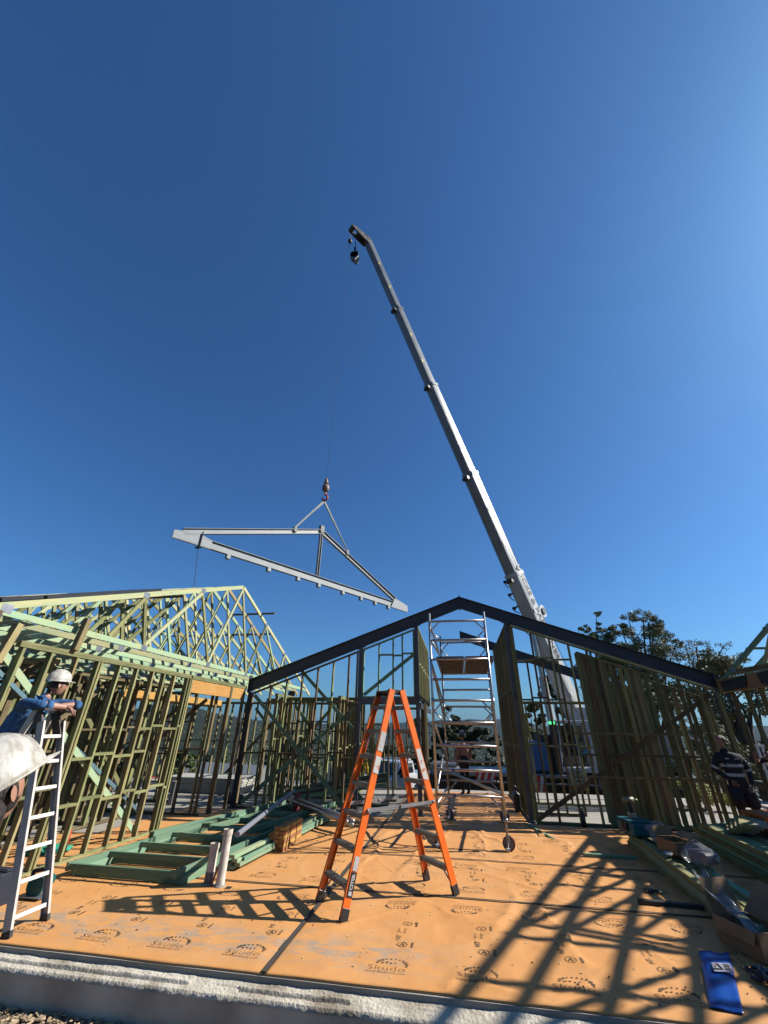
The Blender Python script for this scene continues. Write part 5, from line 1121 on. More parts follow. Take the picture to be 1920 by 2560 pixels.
# ---------------------------------------------------------------- trees, background
BARK = mat('grey_bark', (.16, .13, .10), .95, col2=(.07, .055, .045), noise_sc=6, stretch=(3, 3, .5), bump=.5, bump_sc=20)
def leafmat(name, c1, c2):
    c1 = tuple(x*1.3/ALB for x in c1); c2 = tuple(x/ALB for x in c2); m = mat(name, c1, .6, col2=c2, noise_sc=.9, spec=.3, var=.0, lo=.3, hi=.7); b = m.node_tree.nodes['Principled BSDF']
    return m
LEAF = [leafmat('gum_leaf', (.10, .125, .04), (.04, .06, .02)), leafmat('olive_leaf', (.14, .135, .055), (.065, .07, .028)), leafmat('dark_leaf', (.035, .05, .018), (.015, .024, .01))]
def tree(label, base, H, crowns, leaf, n=5000, ls=.2, trunk_r=.22, group=None, seed=1, name='gum_tree', droop=.3, nb=3):
    """crowns: list of (dx,dy,z,r) foliage clumps relative to the base"""
    R = random.Random(seed); base = V(base); t = thing(name, label, 'tree', base, group); mb = MB()
    top = base+V((R.uniform(-.4, .4), R.uniform(-.4, .4), H*.55)); pts = [base-V((0, 0, .4))]
    for k in range(1, 6): pts.append(base+(top-base)*(k/5)+V((R.uniform(-.12, .12), R.uniform(-.12, .12), 0))*(k < 5))
    for k in range(5): mb.tube(pts[k], pts[k+1], trunk_r*(1-.11*k), trunk_r*(1-.11*(k+1)), n=9, caps=False)
    lv = bmesh.new(); tot = sum(c[3]**2 for c in crowns); tips = []
    for dx, dy, z, r in crowns:
        c = base+V((dx, dy, z)); st = pts[R.choice([2, 3, 4, 5])] if z > H*.5 else pts[R.choice([1, 2, 3])]
        mid = st+(c-st)*.5+V((R.uniform(-.3, .3), R.uniform(-.3, .3), R.uniform(.0, .5)))
        mb.tube(st, mid, trunk_r*.42, trunk_r*.26, n=6, caps=False); mb.tube(mid, c, trunk_r*.26, trunk_r*.10, n=5, caps=False)
        subs = []
        for k in range(nb+int(r*4)):
            v = V((R.gauss(0, 1), R.gauss(0, 1), R.gauss(0, .8))).normalized()*r*R.uniform(.55, 1.0); subs.append(c+V((v.x, v.y, v.z*.75))); mb.tube(c, c+v*.9, trunk_r*.07, trunk_r*.025, n=4, caps=False)
        cnt = int(4.2*n*r*r/tot); rs_ = r*.50
        for k in range(cnt):
            s_ = R.choice(subs); v = V((R.gauss(0, 1), R.gauss(0, 1), R.gauss(0, 1))).normalized()*rs_*R.random()**.45; p = s_+V((v.x, v.y, v.z*.62))
            a = V((R.gauss(0, 1), R.gauss(0, 1), R.gauss(0, 1)-droop)).normalized(); b_ = a.orthogonal().normalized(); b_.rotate(Quaternion(a, R.random()*6.3)); l = ls*R.uniform(.38, .95); w_ = l*R.uniform(.28, .5)
            q = [lv.verts.new(p-a*l*.5), lv.verts.new(p+b_*w_*.5), lv.verts.new(p+a*l*.5), lv.verts.new(p-b_*w_*.5)]; lv.faces.new(q)
    mb.build('trunk', BARK, t, True)
    for v in lv.verts: v.co -= base
    me = bpy.data.meshes.new('crown'); lv.to_mesh(me); lv.free(); link('crown', me, leaf, t)
    return t
def clumps(R, n, rx, z0, z1, r0, r1, shape='round'):
    out = []
    for k in range(n):
        z = R.uniform(z0, z1); u = (z-z0)/(z1-z0); w_ = rx*(math.sin(PI*(.12+.8*u)) if shape == 'round' else (1-.75*u)); a = R.random()*6.3; d = w_*R.random()**.5
        out.append((d*math.cos(a), d*math.sin(a), z, R.uniform(r0, r1)*(1-.3*u)))
    return out
R = random.Random(5)
def tz(p): return terr(p.x, p.y)
def place(px, d): p = Dp(px, 1830, d); return V((p.x, p.y, terr(p.x, p.y)))
def topz(px, py, d): return Dp(px, py, d).z
# the big gums at the right, above the rafter
spec = [(1480, 1690, 31, 34, 'open tall gum tree with a bare leader left of the large crown at right'),]
b = place(1530, 30); zt = topz(1497, 1530, 30)-b.z
cl = [(Dp(x, y, 30).x-b.x, R.uniform(-.6, .6), Dp(x, y, 30).z-b.z, r) for x, y, r in ((1496, 1532, .32), (1500, 1560, .32), (1470, 1570, .35), (1450, 1572, .30), (1492, 1585, .42), (1525, 1572, .5), (1545, 1560, .45), (1468, 1590, .4), (1510, 1600, .6), (1540, 1600, .7), (1480, 1620, .7), (1530, 1640, 1.0), (1470, 1660, .9), (1500, 1700, 1.1), (1560, 1680, 1.1))]
tree('tall thin gum tree with small tufts above the right rafter', b, zt, cl, LEAF[0], 5200, .17, .20, 'gum trees behind the right gable', 3)
b = place(1620, 31); zt = topz(1600, 1540, 31)-b.z
cl = [(Dp(x, y, 31).x-b.x, R.uniform(-1, 1), Dp(x, y, 31).z-b.z, r) for x, y, r in ((1578, 1545, .55), (1600, 1548, .6), (1622, 1556, .6), (1640, 1565, .6), (1570, 1575, .6), (1610, 1580, .8), (1650, 1590, .7), (1680, 1600, .6), (1700, 1605, .45), (1580, 1610, .8), (1630, 1620, 1.0), (1660, 1640, 1.0), (1600, 1660, 1.3), (1550, 1650, .9), (1660, 1690, 1.3), (1610, 1720, 1.4), (1570, 1750, 1.3), (1640, 1770, 1.4))]
tree('broad crowned gum tree, the largest above the right rafter', b, zt, cl, LEAF[1], 8000, .18, .28, 'gum trees behind the right gable', 4)
b = place(1770, 29); zt = topz(1770, 1585, 29)-b.z
cl = [(Dp(x, y, 29).x-b.x, R.uniform(-1, 1), Dp(x, y, 29).z-b.z, r) for x, y, r in ((1772, 1590, .35), (1755, 1605, .4), (1800, 1608, .45), (1820, 1612, .4), (1835, 1635, .45), (1725, 1612, .45), (1710, 1630, .5), (1745, 1635, .6), (1790, 1640, .6), (1815, 1655, .6), (1720, 1660, .8), (1765, 1670, .9), (1830, 1680, .6), (1690, 1680, .8), (1740, 1720, 1.2), (1800, 1730, 1.1))]
tree('sparse wispy gum tree at the far right with the sky showing through', b, zt, cl, LEAF[1], 1300, .15, .22, 'gum trees behind the right gable', 6)
b = place(1870, 24)
tree('leafy olive coloured tree behind the right house wall', b, 6.2, clumps(R, 14, 2.2, 1.5, 6.2, .7, 1.1), LEAF[1], 5000, .18, .2, 'gum trees behind the right gable', 8)
b = place(1660, 27)
tree('dense tree low behind the close packed wall frames', b, 6, clumps(R, 14, 2.4, 1.2, 6.0, .7, 1.2), LEAF[0], 4500, .2, .2, 'gum trees behind the right gable', 9)
# trees behind the crane and scaffold
for i, (px, py, d, w_, n_, lf, lb, sp) in enumerate(((1385, 1690, 36, 1.7, 4200, 2, 'slender dark gum tree standing behind the crane boom', 0), (1345, 1720, 38, 1.6, 3600, 2, 'dark thin tree left of the crane cab', 0), (1440, 1730, 37, 1.6, 3600, 2, 'dark tree right behind the crane ram', 0), (1330, 1800, 34, 1.5, 2600, 1, 'dry leaning tree beside the crane power pack', 0),
        (1110, 1715, 42, 2.6, 1700, 0, 'sparse gum tree with bare limbs behind the scaffold', 1), (1140, 1780, 40, 2.6, 6000, 2, 'dense dark tree behind the middle of the scaffold', 0), (1200, 1815, 40, 2.4, 5000, 2, 'bushy dark tree behind the right of the scaffold', 0), (1085, 1830, 39, 2.0, 4200, 2, 'low dark tree behind the left of the scaffold', 0),
        (1030, 1795, 48, 1.8, 2600, 0, 'small rounded tree right of the orange ladder top', 0), (1010, 1850, 46, 2.4, 4200, 2, 'dark bushy tree between the ladder and the hall wall', 0), (945, 1862, 60, 3.2, 4200, 2, 'dark bushy tree behind the parked pickup', 0), (880, 1880, 62, 3.0, 3600, 0, 'grey green tree left of the pickup', 0),
        (470, 1880, 40, 1.9, 4200, 0, 'green garden tree seen through the left house', 0), (560, 1890, 60, 2.6, 3600, 2, 'dark tree seen through the opening of the left house', 0), (690, 1885, 70, 3.0, 3000, 2, 'dark tree beyond the left gable studs', 0), (760, 1882, 74, 3.4, 3000, 0, 'mid green tree far beyond the left gable studs', 0), (330, 1880, 55, 3.0, 3000, 2, 'dark tree far behind the sunlit stud wall', 0), (180, 1885, 50, 3.0, 3000, 0, 'tree behind the left house near the aluminium ladder', 0))):
    b = place(px, d); H = topz(px, py, d)-b.z; Rk = random.Random(40+i)
    if sp: cl = clumps(Rk, 9, w_, H*.55, H-.4, .35, .6)
    else: cl = clumps(Rk, 13, w_, max(.8, H*.18), H-.3, w_*.30, w_*.46)
    tree(lb, b, H, cl, LEAF[lf], int(n_*1.3), .30 if d < 45 else .44, .16 if d < 45 else .22, 'trees behind the building site', 40+i)
# far woods: clumped leaf tufts over the valley, one mass
lv = bmesh.new(); R = random.Random(77)
def tuft(c, r, n_, l):
    for k in range(n_):
        v = V((R.gauss(0, 1), R.gauss(0, 1), R.gauss(0, 1))).normalized()*r*R.random()**.4; p = c+V((v.x, v.y, abs(v.z)*.95))
        a = V((R.gauss(0, 1), R.gauss(0, 1), R.gauss(0, 1))).normalized(); b_ = a.orthogonal().normalized(); s_ = l*R.uniform(.6, 1.3)
        lv.faces.new([lv.verts.new(p-a*s_), lv.verts.new(p+b_*s_*.7), lv.verts.new(p+a*s_), lv.verts.new(p-b_*s_*.7)])
for i in range(4200):
    d = 85*math.exp(R.random()*3.1); az = math.radians(R.uniform(-58, 46)); x, y = d*math.sin(az), d*math.cos(az)
    if hz(x*.006, y*.006, 3) < -.25: continue
    r = R.uniform(2.5, 5.0)*(1+d/1400); tuft(V((x, y, terr(x, y)-.5)), r, 34, r*.20)
me = bpy.data.meshes.new('distant_wood'); lv.to_mesh(me); lv.free(); o = link('distant_wood', me, LEAF[2]); o['kind'] = 'stuff'
# shrubs of yellow green by the right
b = place(1690, 16); tree('yellow green shrub in the sun behind the right gable wall', V((b.x, b.y, -1.2)), 2.0, clumps(random.Random(3), 8, .9, .4, 2.0, .3, .5), leafmat('bright_leaf', (.22, .22, .05), (.10, .12, .03)), 1800, .09, .05, None, 21, 'shrub')

# ---- neighbours' buildings
def house(label, px, d, w_, dp_, h, roofm, wallm, yaw, sink=0, name='house', n_win=3):
    b = place(px, d); b.z -= sink; t = thing(name, label, 'house', b); q = Matrix.Rotation(yaw, 3, 'Z')
    def P(x, y, z): return b+q @ V((x, y, z))
    mb = MB(); mb.box(P(0, 0, h/2-.5), (w_, dp_, h+1), q); wl_ = mb.build('wall', wallm, t)
    mb = MB(); e = .5; rh = dp_*.22
    mb.prism([P(-w_/2-e, -dp_/2-e, h), P(-w_/2-e, dp_/2+e, h), P(-w_/2-e, 0, h+rh)], q @ V((w_+2*e, 0, 0))); mb.build('roof', roofm, t)
    for k in range(n_win):
        x = -w_/2+w_*(k+.5)/n_win; mb = MB(); mb.box(P(x, -dp_/2-.02, h*.55), (1.4, .08, 1.1), q); f_ = mb.build('window', WHITE, t); mb = MB(); mb.box(P(x, -dp_/2-.05, h*.55), (1.24, .06, .94), q); mb.build('pane', GLASS, f_)
    return t
RROOF = mat('red_roof', (.55, .06, .04), .6); GROOF = mat('pale_metal_roof', (.3, .32, .32), .45, .2); CREAM = mat('cream_wall', (.30, .27, .22), .8); DWALL = mat('grey_wall', (.12, .12, .12), .8)  # cream and grey wall colours darkened to stand for shade
house('house with a bright red roof beyond the left house frame', 485, 58, 9, 7, 2.6, RROOF, CREAM, .2)
house('grey shed with a pale roof beyond the left house opening', 580, 44, 8, 6, 2.7, GROOF, DWALL, -.25)
house('low cream house beyond the left gable studs', 690, 66, 10, 7, 2.6, GROOF, CREAM, .1)
house('small white roofed house far off in the valley left of the ladder', 870, 150, 14, 9, 3, mat('white_roof', (.75, .75, .72), .5), CREAM, .3, n_win=4)
house('dark roofed house behind the parked pickup', 960, 40, 9, 6, 2.4, mat('dark_green_roof', (.05, .065, .06), .5), DWALL, .05, .4)
# ---- pale house with a slatted balcony at the right
b = Dp(1880, 1880, 19); b.x += 1.35; t = thing('balcony', 'white slatted balcony of a neighbouring house at the far right', 'balcony', (b.x+1.5, b.y+1, -1.4))
def balustrade(z):
    mb = MB()
    mb.box((b.x+.6, b.y, z+.92), (3.6, .08, .07)); mb.box((b.x+.6, b.y, z+.05), (3.6, .08, .07))
    for k in range(26): mb.box((b.x-1.15+.14*k, b.y, z+.48), (.06, .04, .84))
    mb.build('balustrade', WHITE, t)
balustrade(.55); balustrade(-.75)
mb = MB(); mb.box((b.x+.6, b.y+.3, -.6+1.02), (3.7, .9, .1)); mb.build('balcony_floor', DGREY, t)

# ---- pickup
pb0 = Dp(985, 1960, 24); 
def pickup(label, bx, by, gz, yaw, col, L=5.2):
    t = thing('pickup', label, 'pickup', (bx, by, gz)); q = Matrix.Rotation(yaw, 3, 'Z'); o0 = V((bx, by, gz))
    def P(x, y, z): return o0+q @ V((x, y, z))
    # local -y is the front; body from profile sections
    secs = [(-2.55, .55, .95, .80), (-2.45, .42, 1.08, .88), (-1.3, .40, 1.18, .92), (-1.25, .40, 1.20, .92), (2.5, .48, 1.2, .92)]
    bm = bmesh.new(); rows = []
    for y, z0, z1, hw in secs:
        prof_ = [(-hw, z0), (-hw*1.0, (z0+z1)/2), (-hw*.97, z1-.05), (-hw*.88, z1), (hw*.88, z1), (hw*.97, z1-.05), (hw, (z0+z1)/2), (hw, z0)]
        rows.append([bm.verts.new(P(x, y, z)-o0) for x, z in prof_])
    for a, b_ in zip(rows[:-1], rows[1:]):
        for k in range(8): bm.faces.new((a[k], a[(k+1) % 8], b_[(k+1) % 8], b_[k]))
    bm.faces.new(rows[0]); bm.faces.new(rows[-1][::-1]); bmesh.ops.recalc_face_normals(bm, faces=bm.faces); me = bpy.data.meshes.new('body'); bm.to_mesh(me); bm.free(); link('body', me, col, t)
    mb = MB(); cab_ = [(-1.25, 1.19), (-.55, 1.72), (.5, 1.76), (.75, 1.2)]
    mb.prism([P(-.80, y, z) for y, z in cab_], q @ V((1.60, 0, 0))); cb_ = mb.build('cab', col, t)
    mb = MB(); f1 = [P(-.70, -1.19, 1.23), P(.70, -1.19, 1.23), P(.64, -.62, 1.66), P(-.64, -.62, 1.66)]; n_ = q @ V((0, -.03, .03)); mb.prism([p+n_*.6 for p in f1], n_*.4); mb.build('windscreen', GLASS, cb_)
    for s in (-1, 1):
        mb = MB(); mb.prism([P(s*.805, -.95, 1.25), P(s*.805, -.48, 1.64), P(s*.805, .42, 1.67), P(s*.805, .55, 1.26)], q @ V((s*.012, 0, 0))); mb.build('side_window', GLASS, cb_)
        mb = MB(); mb.box(P(s*1.02, -.85, 1.22), (.2, .12, .18), q); mb.build('mirror', BLACK, t, bevel=.02)
        mb = MB(); mb.box(P(s*.66, -2.50, .88), (.36, .12, .17), q); mb.build('headlight', GLASS, t, bevel=.03)
        for y in (-1.62, 1.55):
            mb = MB(); a = P(s*.72, y, .38); b_ = P(s*.95, y, .38); mb.tube(a, b_, .38, n=20); wh_ = mb.build('wheel', BLACKR, t); mb = MB(); mb.tube(P(s*.94, y, .38), P(s*.965, y, .38), .22, n=14); mb.build('rim', ALUM, wh_)
    mb = MB(); mb.box(P(0, -2.54, .86), (.86, .08, .2), q); mb.box(P(0, -2.50, .6), (1.5, .12, .2), q); mb.build('grille', BLACK, t)
    mb = MB(); mb.box(P(0, -2.585, .88), (.09, .03, .15), q); mb.build('badge', ALU, t)
    mb = MB()
    for y in (-.4, .3): mb.box(P(0, y, 1.84), (1.5, .06, .05), q)
    for s in (-1, 1): mb.box(P(s*.68, -.05, 1.80), (.05, 1.1, .05), q)
    mb.build('roof_rack', WHITE, t); return t
UTE = mat('white_car_paint', (.72, .73, .75), .25, coat=.8)
u0 = Yp(985, 1945, 23.5); pickup('white pickup parked facing the camera, seen between the orange ladder legs', u0.x, 23.5, u0.z-1.0, -.45, UTE)
# white tray truck / trailer behind the scaffold
q0 = Yp(1110, 1965, 25); t = thing('trailer', 'pale tray trailer parked behind the scaffold', 'trailer', q0)
a_, b_ = Yp(1078, 1950, 25), Yp(1142, 1910, 25)
TRAY = mat('tray_side', (.5, .47, .40), .5, .2, col2=(.42, .4, .34), noise_sc=2)
mb = MB(); mb.box(((a_.x+b_.x)/2, 26, (a_.z+b_.z)/2), (b_.x-a_.x, 2, b_.z-a_.z)); mb.build('tray', TRAY, t, bevel=.02)
mb = MB(); mb.box(((a_.x+b_.x)/2, 24.98, b_.z), (b_.x-a_.x+.1, .06, .09)); mb.box(((a_.x+b_.x)/2, 24.98, (a_.z+b_.z)/2), (.06, .05, b_.z-a_.z)); mb.build('rail', WHITE, t)
for x in (a_.x+.4, b_.x-.4):
    mb = MB(); mb.tube((x, 25.0, a_.z-.3), (x, 25.25, a_.z-.3), .36, n=18); mb.build('wheel', BLACKR, t)
mb = MB(); mb.box(((a_.x+b_.x)/2, 26, a_.z-.2), (b_.x-a_.x-.2, 1.2, .2)); mb.build('chassis', BLACK, t)
# portable toilet
a_ = Yp(862, 1985, 26); b_ = Yp(905, 1880, 26); w_ = b_.x-a_.x; cxx = (a_.x+b_.x)/2; gz_ = -1.9; h = b_.z-gz_
t = thing('portable_toilet', 'teal portable toilet with a yellow upper half behind the left gable', 'toilet', (cxx, 26.5, gz_))
AQUA = mat('teal_toilet', (.02, .42, .38), .45); LIME = mat('lime_yellow', (.72, .72, .02), .45)
mb = MB(); mb.box((cxx, 26.5, gz_+h*.32), (w_*.98, 1.1, h*.64)); mb.build('cabin', AQUA, t, bevel=.03)
mb = MB(); mb.box((cxx-w_*.2, 26.5, gz_+h*.80), (w_*.58, 1.08, h*.36)); mb.box((cxx-w_*.2, 26.5, gz_+h*.99), (w_*.4, .9, .08)); mb.build('upper_cabin', LIME, t, bevel=.05)
mb = MB(); mb.box((cxx+w_*.3, 25.98, gz_+h*.52), (w_*.4, .06, h*.78)); dr_ = mb.build('door', AQUA, t); mb = MB()
for k in range(3): mb.box((cxx+w_*.3, 25.94, gz_+h*(.4+.15*k)), (w_*.26, .02, h*.08))
mb.build('vent', mat('pale_teal', (.12, .55, .5), .5), dr_)
# yellow trestle
a_ = Yp(918, 1990, 20); t = thing('trestle', 'yellow folding trestle standing left of the pickup', 'trestle', (a_.x, 20, a_.z))
for px0, px1 in ((905, 912), (925, 914)):
    for y in (19.8, 20.3): mb = MB(); p = Yp(px0, 1995, y); q = Yp(px1, 1888, y); mb.bar(p, q, .09, .05); mb.build('leg', YELLOW, t)
for z in (.25, .5, .75): mb = MB(); p = Yp(905+6*z, 1995-100*z, 20); q = Yp(926-9*z, 1995-100*z, 20); mb.bar(p, q, .05, .5, (0, 0, 1)); mb.build('rung', YELLOW, t)
# white panel stack and pallet on the far concrete, left
for k in range(7):
    mb = MB(); p = Zp(420, 1990); mb.box((-8.0+.02*(k % 3), 14.3, .03+.055*k), (2.6, 1.4, .05)); o = mb.build('wall_panel', mat('pale_sheet_stack', (.62, .6, .52), .7, col2=(.5, .48, .42), noise_sc=3)); tag(o, 'pale sheet in the stack lying on the concrete of the left house', 'sheet', 'stack of pale sheets in the left house')
p = Zp(428, 2010); mb = MB(); mb.tube((p.x, p.y, 0), (p.x, p.y, .5), .1, n=14); tag(mb.build('grey_pipe', mat('grey_pipe_mat', (.3, .29, .28), .6)), 'short grey pipe standing on the concrete in the left house', 'pipe')
mb = MB(); p = Zp(565, 2012); mb.ball((p.x, p.y+.3, .12), .2, 2, (1.4, .8, .7)); mb.ball((p.x+.2, p.y+.35, .1), .14, 2, (1, 1, .8)); tag(mb.build('sack', GREYC, None, True), 'dark sack on the slab beside the left corner post', 'sack')
# right hall small things
p = Zp(1293, 2030); t = thing('tool_bag', 'black tool bag against the right hall wall', 'bag', (1.33, p.y, 0))
mb = MB(); mb.box((1.30, p.y, .22), (.16, .4, .42)); mb.build('bag', BLACK, t, bevel=.05); mb = MB(); mb.path([(1.3, p.y-.15, .42), (1.3, p.y-.05, .55), (1.3, p.y+.05, .55), (1.3, p.y+.15, .42)], .02); mb.build('handle', BLACK, t)
mb = MB(); p = Zp(1352, 2096); mb.bar((1.28, 11.2, .02), (1.62, 9.85, .02), .05, .02, (1, 0, 0)); tag(mb.build('timber_strip', GREEND), 'thin green timber strip lying on the sheet by the right post', 'timber strip')
p = Zp(1462, 2068); t = thing('drink_bottle', 'black drink bottle standing on the right bottom plate', 'bottle', (p.x, p.y, 0)); mb = MB(); mb.tube((p.x, p.y, 0), (p.x, p.y, .25), .045, n=16); mb.tube((p.x, p.y, .25), (p.x, p.y, .28), .045, .03, n=16); mb.build('body', BLACK, t, True); mb = MB(); mb.tube((p.x, p.y, .28), (p.x, p.y, .33), .032, n=14); mb.build('cap', GREY, t); mb = MB(); mb.path([(p.x-.035, p.y, .33), (p.x-.03, p.y, .37), (p.x+.03, p.y, .37), (p.x+.035, p.y, .33)], .007); mb.build('handle', BLACK, t)
# ---------------------------------------------------------------- small things on the right stacks
STK_Z = .275
def rbox(mb, c, sz, rz=0): return mb.box(c, sz, Matrix.Rotation(rz, 3, 'Z'))
# teal tool case with a drill on it
c = V((2.88, 9.15, STK_Z)); t = thing('tool_case', 'teal plastic tool case on the end of the near right stack', 'tool case', c)
mb = MB(); rbox(mb, c+V((0, 0, .10)), (.42, .52, .20), .15); mb.build('case', TEAL, t, bevel=.03)
mb = MB()
for k in (-.14, .0, .14): rbox(mb, c+V((-.215, k, .12)), (.03, .07, .12), .15)
mb.build('latch', BLACK, t); mb = MB(); rbox(mb, c+V((0, 0, .205)), (.40, .50, .012), .15); mb.build('lid_rim', TEAL, t)
c2 = c+V((-.02, .05, .215)); t = thing('cordless_drill', 'cordless drill standing on its battery on the teal case', 'drill', c2)
mb = MB(); rbox(mb, c2+V((0, 0, .035)), (.11, .13, .07)); mb.build('battery', mat('pale_tool_plastic', (.45, .4, .28), .5), t, bevel=.01)
mb = MB(); mb.bar(c2+V((0, 0, .07)), c2+V((-.02, 0, .22)), .05, .06); mb.build('grip', BLACK, t)
mb = MB(); mb.tube(c2+V((-.09, 0, .26)), c2+V((.08, 0, .26)), .045, n=14); mb.tube(c2+V((.08, 0, .26)), c2+V((.15, 0, .26)), .028, .014, n=12); mb.build('motor_housing', mat('tool_yellow_grey', (.3, .27, .15), .5), t, True)
# plastic bags
def film(name, col, rough=.12):
    m = mat(name, col, rough, spec=.8, bump=.7, bump_sc=7); n = m.node_tree; b = n.nodes['Principled BSDF']; b.inputs['Alpha'].default_value = .30; return m
FILM = film('clear_film', (.5, .54, .6))
def crumple(c, sz, seed, name, label, spike=0):
    bm = bmesh.new(); vs = bmesh.ops.create_icosphere(bm, subdivisions=4, radius=1)['verts']
    for v in vs:
        p = v.co.copy(); k = 1+.30*noise.noise(p*1.7+V((seed, 0, 0)))+.16*abs(noise.noise(p*4+V((0, seed, 0))))
        v.co = V((p.x*sz[0]*k, p.y*sz[1]*k, max(-sz[2]*.75, p.z*sz[2]*k)+sz[2]*.75))
        if spike and p.z > .5: v.co.z += spike*(p.z-.5)*2; v.co.x *= 1-.5*(p.z-.5); v.co.y *= 1-.5*(p.z-.5)
    me = bpy.data.meshes.new(name); bm.to_mesh(me); bm.free(); o = link(name, me, FILM, None, True); o.location = c; tag(o, label, 'plastic bag'); return o
crumple((3.02, 8.62, STK_Z), (.15, .22, .15), 3.1, 'plastic_bag', 'clear crumpled plastic bag behind the open cardboard box')
o = crumple((3.05, 7.45, STK_Z), (.17, .24, .13), 8.2, 'plastic_bag', 'clear plastic bag wrapping a dark packet, nearest on the near stack')
mb = MB(); rbox(mb, (3.07, 7.42, STK_Z+.09), (.22, .28, .11), .4); tag(mb.build('packet', mat('packet_blue', (.03, .03, .09), .6, col2=(.25, .12, .08), noise_sc=4), None, bevel=.02), 'dark blue packet inside the nearest plastic bag', 'packet')
# cardboard boxes
def carton(c, sx, sy, h, rz, label, flaps):
    t = thing('cardboard_box', label, 'box', c); q = Matrix.Rotation(rz, 3, 'Z'); c = V(c)
    def P(x, y, z): return c+q @ V((x, y, z))
    mb = MB(); th = .006
    mb.box(P(0, 0, th/2+.001), (sx, sy, th), q)
    for s in (-1, 1): mb.box(P(s*(sx/2-th/2), 0, h/2+.004), (th, sy-.002, h), q); mb.box(P(0, s*(sy/2-th/2), h/2+.004), (sx-2*th-.002, th, h), q)
    mb.build('carton', CARD, t)
    for k, (sd_, a, l) in enumerate(flaps):
        mb = MB(); dx, dy_ = {'l': (-1, 0), 'r': (1, 0), 'f': (0, -1), 'b': (0, 1)}[sd_]; w_ = (sy if dx else sx)*.98
        e = P(dx*(sx/2+.002), dy_*(sy/2+.002), h+.006); o_ = q @ V((dx*math.cos(a), dy_*math.cos(a), 0))+V((0, 0, math.sin(a))); s_ = q @ V((-dy_, dx, 0)); mb.prism([e-s_*w_/2, e+s_*w_/2, e+s_*w_*.46+o_*l, e-s_*w_*.46+o_*l], o_.cross(s_).normalized()*.006); mb.build('flap', CARD, t)
    mb = MB(); mb.box(P(sx*.05, -sy/2-.002, h*.6), (sx*.38, .002, h*.42), q); lb_ = mb.build('label', mat('carton_label', (.55, .57, .62), .7), t)
    mb = MB()
    for k in range(3): mb.box(P(sx*.05, -sy/2-.004, h*.5+.03*k), (sx*.28, .002, .007), q)
    mb.build('label_print', DGREY, t)
carton((3.0, 8.02, STK_Z), .30, .42, .15, .25, 'open cardboard box of fixings in the middle of the near right stack', [('r', .5, .14), ('b', 1.3, .12)])
carton((2.62, 5.74, .012), .36, .46, .20, .32, 'open cardboard box with raised flaps on the floor at the lower right corner', [('r', .75, .34), ('b', 1.25, .26), ('l', -1.2, .1)])
mb = MB()
for i in range(12): mb.tube((2.72+.02*(i % 4), 7.72+.03*(i//4), STK_Z+.02), (2.76+.02*(i % 4), 7.75+.03*(i//4), STK_Z+.04), .014, n=8)
o = mb.build('bolts', GALV); o['kind'] = 'stuff'
mb = MB(); rr_ = random.Random(9)
for i in range(60):
    x, y = 2.30+rr_.random()*.45, 5.02+rr_.random()*.26; a = rr_.random()*3; z = .02+.05*rr_.random()
    mb.tube((x, y, z), (x+.07*math.cos(a), y+.07*math.sin(a), z+.01), .014, n=7)
o = mb.build('coach_bolts', mat('dark_zinc', (.12, .12, .13), .35, .7)); o['kind'] = 'stuff'
mb = MB()
for i in range(14):
    x, y = 2.18+rr_.random()*.18, 7.15+rr_.random()*.08; a = rr_.random()*3; mb.tube((x, y, .03), (x+.06*math.cos(a), y+.04*math.sin(a), .035), .012, n=6)
o = mb.build('loose_bolts', BLACK); o['kind'] = 'stuff'
# film hanging out of the near carton
bm = bmesh.new(); g = []
for i in range(17):
    row = []
    for j in range(11):
        u, v_ = i/16, j/10; p = V((2.36, 6.10, .46))*(1-u)+V((2.50, 5.48, .235))*u; p += V((.17*v_*(1-.35*u), .05*v_, -.08*math.sin(PI*v_)*(1-u)-.03*u)); p += V((.03*hz(u*5, v_*6), .03*hz(u*7, v_*4, 4), .045*hz(u*6, v_*8, 2)))
        if u < .12: p.z += (.12-u)*.6
        row.append(bm.verts.new(p))
    g.append(row)
for i in range(16):
    for j in range(10): bm.faces.new((g[i][j], g[i+1][j], g[i+1][j+1], g[i][j+1]))
me = bpy.data.meshes.new('plastic_film'); bm.to_mesh(me); bm.free(); o = link('plastic_film', me, FILM, None, True); sm = o.modifiers.new('t', 'SOLIDIFY'); sm.thickness = .002; tag(o, 'crumpled clear film spilling out of the lower right cardboard box', 'plastic film')
# blue packet on the floor
BL = mat('shiny_blue_bag', (.004, .075, .42), .28, spec=.6, bump=.25, bump_sc=5)
P4 = [V((2.02, 5.53, 0)), V((2.28, 5.55, 0)), V((1.89, 4.64, 0)), V((1.69, 4.69, 0))]
bm = bmesh.new(); g = []; NU, NV = 12, 30
for i in range(NU+1):
    row = []
    for j in range(NV+1):
        u, v_ = i/NU, j/NV; p = (P4[0]*(1-u)+P4[1]*u)*(1-v_)+(P4[3]*(1-u)+P4[2]*u)*v_; p.z = wr(p.x, p.y)+.008+.020*math.sin(PI*u)**.6*math.sin(PI*min(1, v_*1.1))+.012*hz(u*2, v_*5)+(.03*(1-v_/.08) if v_ < .08 else 0); row.append(bm.verts.new(p))
    g.append(row)
for i in range(NU):
    for j in range(NV): bm.faces.new((g[i][j], g[i][j+1], g[i+1][j+1], g[i+1][j]))
bmesh.ops.recalc_face_normals(bm, faces=bm.faces); me = bpy.data.meshes.new('bolt_bag'); bm.to_mesh(me); bm.free(); bb = link('bolt_bag', me, BL, None, True); sm = bb.modifiers.new('t', 'SOLIDIFY'); sm.thickness = .004; sm.offset = -1
tag(bb, 'flat shiny blue plastic packet with a warning label on the sheet at lower right', 'packet')
